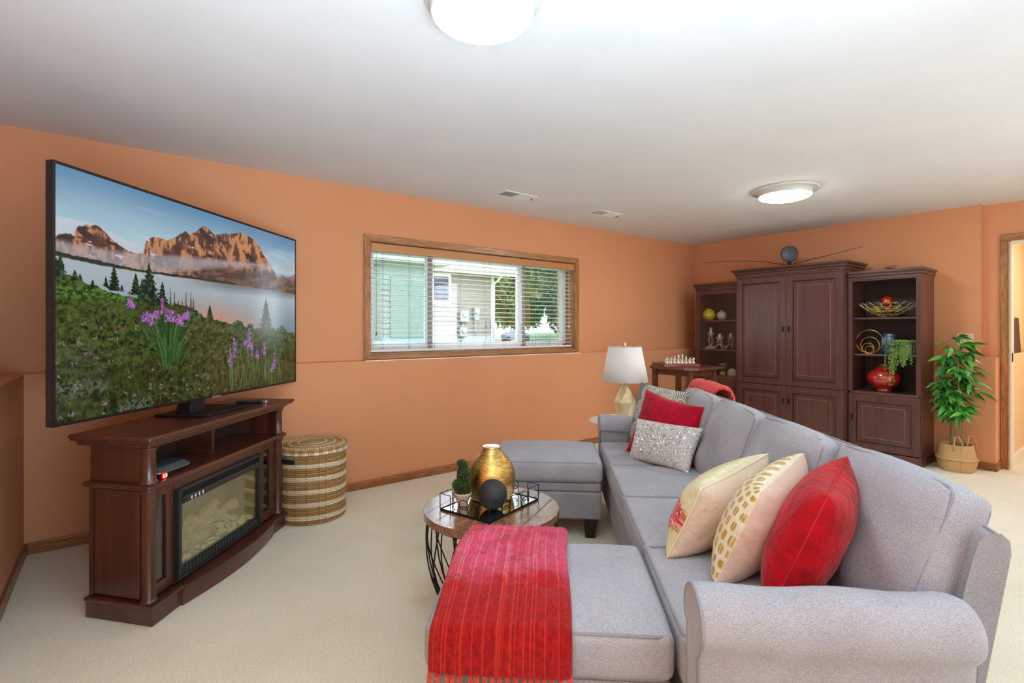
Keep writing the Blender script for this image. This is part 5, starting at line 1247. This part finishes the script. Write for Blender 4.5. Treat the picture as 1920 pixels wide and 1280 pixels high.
ball(1684, 5.95, SA+.08, .044, 'olive_orb', 'olive green ball at the right in the gold wire bowl', mat('olive_orb_glaze', S(112, 112, 60), .3, c2=S(70, 74, 40), nscale=50))
rs = thing('ring_sculpture', 'gold sculpture of nested rings on the middle bookcase shelf', 'sculpture', S3(1630, 5.93, SB)); 
for r_, dy in ((.115, 0), (.080, -.006), (.050, .008), (.036, -.004)):
    m = MB()
    for dx in (-.004, .004): m.tube([(dx+(r_-.08)*.2, dy+r_*math.cos(2*PI*k/40), .006+r_+r_*math.sin(2*PI*k/40)) for k in range(40)], .0042, 6, True)
    m.build('ring', gold_m, rs)
MB().box(-.02, .02, -.03, .03, 0, .004).build('foot', gold_m, rs, .001)
def blue_v():
    mm = mat('blue_lustre', S(44, 84, 112), .14, .35, c2=S(90, 120, 136), nscale=10, coat=1); t = thing('blue_vase', 'blue fluted lustre vase on the middle bookcase shelf', 'vase', S3(1668, 5.99, SB))
    n = 96; V = []; F = []; pr = [(0, 0), (.05, 0), (.058, .008), (.066, .04), (.07, .10), (.068, .15), (.058, .172), (.052, .18), (.056, .196), (.054, .2), (.046, .2), (.046, .18), (0, .17)]
    for r, z in pr:
        for i in range(n):
            a = 2*PI*i/n; rr_ = r*(1+(.05*math.cos(a*16) if .01 < z < .172 and r > .05 else 0)); V.append((rr_*math.cos(a), rr_*math.sin(a), z))
    F = [(j*n+i, j*n+(i+1) % n, (j+1)*n+(i+1) % n, (j+1)*n+i) for j in range(len(pr)-1) for i in range(n)]
    ob('body', mesh_data('body', V, F, mm, True), t)
blue_v()
sp2 = thing('trailing_plant', 'trailing string of pearls plant in a pale marbled pot', 'plant', S3(1699, 5.86, SB))
MB().lathe([(0, 0), (.034, 0), (.036, .004), (.046, .06), (.05, .085), (.052, .098), (.046, .098), (.044, .085), (0, .08)], 24).build('pot', mat('marbled_pot', S(206, 208, 196), .5, c2=S(130, 140, 118), nscale=24), sp2)
rg = np.random.RandomState(3); Vb, Fb, cb_ = [], [], []
octa = np.array([(1, 0, 0), (-1, 0, 0), (0, 1, 0), (0, -1, 0), (0, 0, 1), (0, 0, -1)]); of = [(0, 2, 4), (2, 1, 4), (1, 3, 4), (3, 0, 4), (2, 0, 5), (1, 2, 5), (3, 1, 5), (0, 3, 5)]
ms = MB()
for k in range(58):
    a = rg.uniform(0, 2*PI); ly = rg.uniform(-.075, .115); out = rg.uniform(.05, .10)
    if k < 34: dr = (-1*rg.uniform(.5, 1), rg.uniform(-.3, 1.0))
    else: dr = (math.cos(a), math.sin(a))
    nrm_ = math.hypot(*dr); dr = (dr[0]/nrm_, dr[1]/nrm_); drop = rg.uniform(.02, .10) if dr[1] < .35 else rg.uniform(.08, .30)
    if dr[0] > -.2: drop = rg.uniform(-.02, .05)
    reach = rg.uniform(.055, .10)+(.05 if dr[1] > .35 else 0)
    if dr[0] < -.2: reach = max(reach, (.055)/abs(dr[0])) if drop > .07 else reach
    reach = min(reach, .15); pts = []
    for j in range(16):
        f = j/15; r_ = reach*math.sin(min(1, f*2.2)*PI/2); z = .09+.045*math.sin(min(1, f*2.4)*PI) - max(0, f-.3)/.7*(.09+drop)*1.0
        x, y = dr[0]*r_, dr[1]*r_
        if z < .012 and x > -.055 - 0: x = -.062 if dr[0] < 0 else x; z = max(z, .012) if dr[0] >= -.2 else z
        if y < -.062: y = -.062
        pts.append((x, y, z))
    ms.tube(pts, .0009, 3)
    for p in pts:
        for q in range(3):
            c = np.array(p)+rg.normal(size=3)*.0045; s_ = rg.uniform(.0034, .0052); b0 = len(Vb); Vb += list(c+octa*s_); Fb += [tuple(np.array(f)+b0) for f in of]; g = rg.uniform(); cb_ += [np.array(S(96, 138, 56))*(1-g)+np.array(S(168, 204, 108))*g]*6
ms.build('stems', mat('pearl_stem', S(92, 120, 56), .7), sp2)
o = ob('beads', mesh_data('beads', Vb, Fb, vcol('pearl_leaf', .45, spec=.4), True, np.array(cb_)), sp2); o['kind'] = 'stuff'
rv = thing('red_vase', 'large glossy red pomegranate vase in the lowest open shelf', 'vase', S3(1656.5, 5.93, SCc))
RP = [(0, 0), (.062, 0), (.070, .004), (.066, .018), (.06, .024), (.09, .045), (.125, .08), (.140, .12), (.135, .155), (.11, .192), (.07, .218), (.04, .228), (.03, .236)]
MB().lathe(RP, 56).build('body', mat('red_crackle_glaze', S(176, 34, 28), .06, c2=S(150, 22, 22), nscale=12, coat=1, spec=.7), rv)
m = MB().lathe([(.03, .234), (.026, .245), (.03, .256), (.033, .262), (.026, .262), (.02, .25), (0, .246)], 20)
for k in range(7): a = 2*PI*k/7; m.tube([(.028*math.cos(a), .028*math.sin(a), .24), (.05*math.cos(a), .05*math.sin(a), .228), (.062*math.cos(a+.2), .062*math.sin(a+.2), .216)], .005, 6, radii=[.008, .006, .002])
m.build('neck', mat('bronze_drip', S(150, 110, 60), .3, .5, c2=S(80, 50, 34), nscale=50), rv)
# --- on top of the units
an = thing('tv_antenna', 'black round indoor antenna with two long rods on top of the armoire', 'antenna', S3(1480, 5.83, 1.9455))
MB().prism(rrect(.035, .075, .02), 0, .02, rrect(.03, .06, .02)).build('base', black_m, an, .004)
MB().box(-.008, .008, -.02, .02, .018, .07).build('neck', blackmat, an, .003)
dm = mat('slate_disc', S(58, 66, 72), .45)
MB().lathe([(0, -.010), (.075, -.010), (.084, -.006), (.087, 0), (.084, .006), (.075, .009), (0, .011)], 40, M=T(0, 0, .145) @ R(-58, 'Z') @ R(90, 'X')).build('disc', dm, an)
o = MB().tube([(0, .045, .03), (0, .25, .083), (0, .5, .12), (0, .78, .145), (0, 1.00, .150), (0, 1.04, .149)], .003, 6, radii=[.0042, .0036, .003, .0024, .002, .0026]).build('rod', black_m, an)
MB().tube([(0, -.045, .03), (0, -.70, .135)], .003, 6, radii=[.0042, .0022]).build('rod', black_m, an)
cp2 = thing('cable_clip', 'small black plastic gadget lying on top of the bookcase', 'gadget', S3(1671, 5.80, 1.8305), -.8)
MB().box(-.035, .03, -.015, .015, 0, .014).build('body', black_m, cp2, .004)
MB().tube([(-.03, 0, .012), (.0, .01, .03), (.045, -.005, .034)], .003, 6).tube([(-.02, -.01, .012), (-.05, -.005, .02), (-.06, .012, .012)], .003, 6).build('prong', black_m, cp2)

# ---------------------------------------------------------------- bamboo plant in a belly basket
bpos = W(4.00, 4.60)
pl = thing('bamboo_plant', 'tall leafy green artificial bamboo beside the bookcase', 'plant', bpos, -CA)
bk = thing('belly_basket', 'woven tan belly basket with two handles holding the bamboo', 'basket', bpos, -CA)
pitch = .0085; prof = [(0, .002), (.10, .002)]
for k in range(28):
    for t in range(4):
        f = (k+t/4)/28; z = f*.235; R_ = .118+.022*math.sin(min(1, z/.10)*PI/2) if z < .11 else .112+.02*math.cos((z-.11)/.125*PI/2)
        if abs(z-.112) < .009: R_ += .010
        prof.append((R_+.0028*abs(math.sin(PI*t/4)), z+.002))
prof += [(.115, .238), (.108, .236), (.106, .16), (0, .16)]
def bcol(A, Z, r):
    row = np.floor(Z/.0084); s_ = (A*60/(2*PI)+.5*(row % 2)) % 1; g = vnoise(A*30, Z*200, 5)
    c = np.array(S(206, 168, 118))*(1-g[..., None]*.35)+np.array(S(232, 200, 150))*g[..., None]*.35
    d = (sst(.55, .8, s_)*.8)[..., None]; c = c*(1-d)+np.array(S(128, 86, 50))*d
    soil = ((Z < .17) & (r < .1075) & (Z > .1))[..., None]; return np.where(soil, np.array(S(40, 28, 20)), c)
coil_shell(prof, 180, bcol, 'body', bk, vcol('woven_rush', .8, spec=.2, fine=300, bstr=.4))
for sg in (-1, 1):
    m = MB(); x0 = .075*sg
    m.tube([(x0-.035, -.095 if sg < 0 else -.06, .19), (x0-.035, -.10 if sg < 0 else -.065, .25), (x0-.015, -.085 if sg < 0 else -.05, .31), (x0+.015, -.085 if sg < 0 else -.05, .315), (x0+.035, -.10 if sg < 0 else -.065, .26), (x0+.042, -.112 if sg < 0 else -.07, .17)], .007, 7)
    m.build('handle', mat('rush_handle', S(204, 164, 114), .8, c2=S(160, 120, 78), nscale=90, bscale=140, bstr=.6), bk)
MB().lathe([(0, .0), (.098, 0), (.10, .02), (0, .02)], 20, (0, 0, .165)).build('soil', mat('potting_soil', S(46, 33, 24), .95, bscale=60, bstr=.8), pl)
stem_m = mat('bamboo_stem', S(120, 128, 70), .6, c2=S(150, 134, 90), nscale=30)
rr = random.Random(21)
def leafmesh(i):
    L0 = .135-.012*i; w_ = .021+.002*(i % 2); m = MB(); V = []; n = 7
    for k in range(n+1):
        f = k/n; hw_ = w_*math.sin(PI*min(1, f**.8))**.9*(1-.25*f); z = -.05*f*f-.01*i*f; V += [(f*L0, -hw_, z+hw_*.30), (f*L0, 0, z), (f*L0, hw_, z+hw_*.30)]
    F = []
    for k in range(n): a = k*3; F += [(a, a+3, a+4, a+1), (a+1, a+4, a+5, a+2)]
    cc = [S(84, 172, 60), S(52, 142, 50), S(116, 200, 84), S(40, 116, 44)][i % 4]
    mm = mat('bamboo_leaf_%d' % i, cc, .42, c2=tuple(c*.72 for c in cc), nscale=18, spec=.5)
    return mesh_data('leaf', V, F, mm, True)
LM = [leafmesh(i) for i in range(6)]
W2L = (Matrix.Translation(bpos) @ Matrix.Rotation(-CA, 4, 'Z'))
def ok(p):
    q = W2L @ Vector(p)
    if q.z < 1.04 and q.x > 6.14: return False
    if q.x > 6.22: return False
    if q.x > 5.70 and q.y > 1.39: return False
    return True
nleaf = 0
for s_ in range(7):
    a = s_*2.399; b0 = Vector((.045*math.cos(a), .045*math.sin(a), .18)); top = Vector((rr.uniform(-.11, .10)+.05*math.cos(a), rr.uniform(-.10, .04)+.03*math.sin(a), rr.uniform(.98, 1.22)))
    path = [b0.lerp(top, f/10)+Vector((.018*math.sin(f*.9+s_), .018*math.cos(f*.8+s_), 0))*(f/10) for f in range(11)]
    MB().tube(path, .004, 6, radii=[.0058-.0032*f/10 for f in range(11)]).build('stem', stem_m, pl)
    ntw = 7
    for k in range(ntw):
        f = .30+.70*(k+rr.random()*.6)/ntw; i = min(9, int(f*10)); p = path[i].lerp(path[i+1], f*10-i); az = rr.uniform(0, 2*PI)
        ln = rr.uniform(.06, .19)*(1.1-.35*f); up = rr.uniform(.2, .8); e = p+Vector((math.cos(az)*ln, math.sin(az)*ln*.85, ln*up))
        tries = 0
        while not ok(e+Vector((math.cos(az)*.09, math.sin(az)*.09, 0))) and tries < 30:
            az = rr.uniform(0, 2*PI); ln *= .93; e = p+Vector((math.cos(az)*ln, math.sin(az)*ln*.85, ln*up)); tries += 1
        tw_ = MB().tube([p, p.lerp(e, .5)+Vector((0, 0, .01)), e], .0018, 4).build('twig', stem_m, pl)
        for q in range(6):
            t_ = .45+.11*q; c = p.lerp(e, min(1, t_)); da = az+(-1)**q*rr.uniform(.25, 1.1) if q < 5 else az; el = rr.uniform(-.35, .5); sc = rr.uniform(.85, 1.2)
            for tr_ in range(8):
                dv = Vector((math.cos(da)*math.cos(el), math.sin(da)*math.cos(el), math.sin(el)))
                if ok(c+dv*.15*sc) and ok(c+dv*.08): break
                da = rr.uniform(0, 2*PI); sc *= .92
            if not ok(c+dv*.14*sc): continue
            if nleaf >= 296: continue
            M_ = Matrix.Translation(c) @ Matrix.Rotation(da, 4, 'Z') @ Matrix.Rotation(-el, 4, 'Y') @ Matrix.Rotation(rr.uniform(-.7, .7), 4, 'X') @ Matrix.Scale(sc, 4)
            ob('leaf', LM[rr.randrange(6)], pl, M_); nleaf += 1
# ---------------------------------------------------------------- switch plate, ceiling vents, ceiling lamps, hall picture
spz = 1.165; sy_ = on_x(1810, WX1-.004)
swp = thing('switch_plate', 'ivory double switch plate on the orange wall above the bamboo', 'switch', (WX1-.0005, sy_, spz))
iv = mat('ivory_plate', S(222, 202, 160), .5); MB().box(-.006, 0, -.06, .06, -.058, .058).build('plate', iv, swp, .002)
for y in (-.024, .024): box('toggle', iv, swp, -.018, -.006, y-.005, y+.005, -.006, .014, .002)
for y in (-.024, .024): MB().lathe([(.003, 0), (.003, .0015), (0, .002)], 8, M=T(-.006, y, -.032) @ R(-90, 'Y')).build('screw', mat('screw_dark', S(90, 76, 60), .4, .6), swp)
def vent(x, y, lab, flip):
    t = thing('ceiling_vent', lab, 'vent', (x, y, CEIL), 0, 'ceiling vents'); m = MB(); a, b = .175, .085
    m.box(-a, a, -b, -b+.022, -.006, -.0005).box(-a, a, b-.022, b, -.006, -.0005).box(-a, -a+.022, -b+.022, b-.022, -.006, -.0005).box(a-.022, a, -b+.022, b-.022, -.006, -.0005).box(-.006, .006, -b+.022, b-.022, -.006, -.0005); m.build('frame', mat('vent_white', S(232, 232, 228), .4), t, .001)
    box('duct', mat('duct_dark', S(60, 60, 58), .8), t, -a+.02, a-.02, -b+.02, b-.02, -.0015, -.0004)
    for sd in (-1, 1):
        n = 13
        for k in range(n):
            xx = sd*(.012+(a-.036)*(k+.5)/n); MB().box(-.0055, .0055, -b+.022, b-.022, -.0007, .0007).build('louver', MATS['vent_white'], t, M=T(xx, 0, -.0035) @ R(38*sd, 'Y'))
    MB().box(a-.016, a-.004, -.012, -.004, -.016, -.005).tube([(a-.01, -.008, -.015), (a-.002, .016, -.018)], .002, 5).build('lever', mat('lever_grey', S(110, 110, 106), .5, .4), t)
v1 = W(.036, 4.376); v2 = W(.923, 5.06)
vent(v1.x, v1.y, 'white ceiling vent above the window, the nearer of the two', 0); vent(v2.x, v2.y, 'white ceiling vent farther from the camera, nearer the cabinet', 0)
for i, (X, Y, r) in enumerate(LAMPS):
    p = W(X, Y, CEIL)
    t = thing('ceiling_light', ['large round flush ceiling light cut by the top edge', 'round flush ceiling light above the far end of the sofa', 'added unseen round ceiling light behind the viewpoint'][i], 'ceiling light', p)
    rp = r*1.27
    if i != 1: rp = r*1.12
    MB().lathe([(0, -.0005), (rp, -.0005), (rp+.004, -.006), (rp*.985, -.016), (rp*.93, -.02), (r*1.01, -.022), (r*1.01, -.05), (r*.99, -.054), (r*.96, -.054), (r*.96, -.022)], 64).build('pan', mat('lamp_pan', S(214, 214, 208), .3, .1), t)
    MB().lathe([(r*.985, -.05), (r*.93, -.064), (r*.72, -.077), (r*.4, -.086), (0, -.09)], 64).build('diffuser', mat('lamp_diffuser_%d' % i, S(250, 250, 248), .5, emit=((.84, .95, 1), LAMP_E[i])), t)
hp = thing('hall_frame', 'dark thin framed picture leaning on the hallway ledge', 'picture', (7.0, .952, 1.032))
MB().prism([(-.26, -.006), (.26, -.006), (.26, .012), (-.26, .012)], 0, .35).build('frame', mat('dark_frame', S(44, 32, 26), .5), hp, .003, M=R(-3, 'X'))
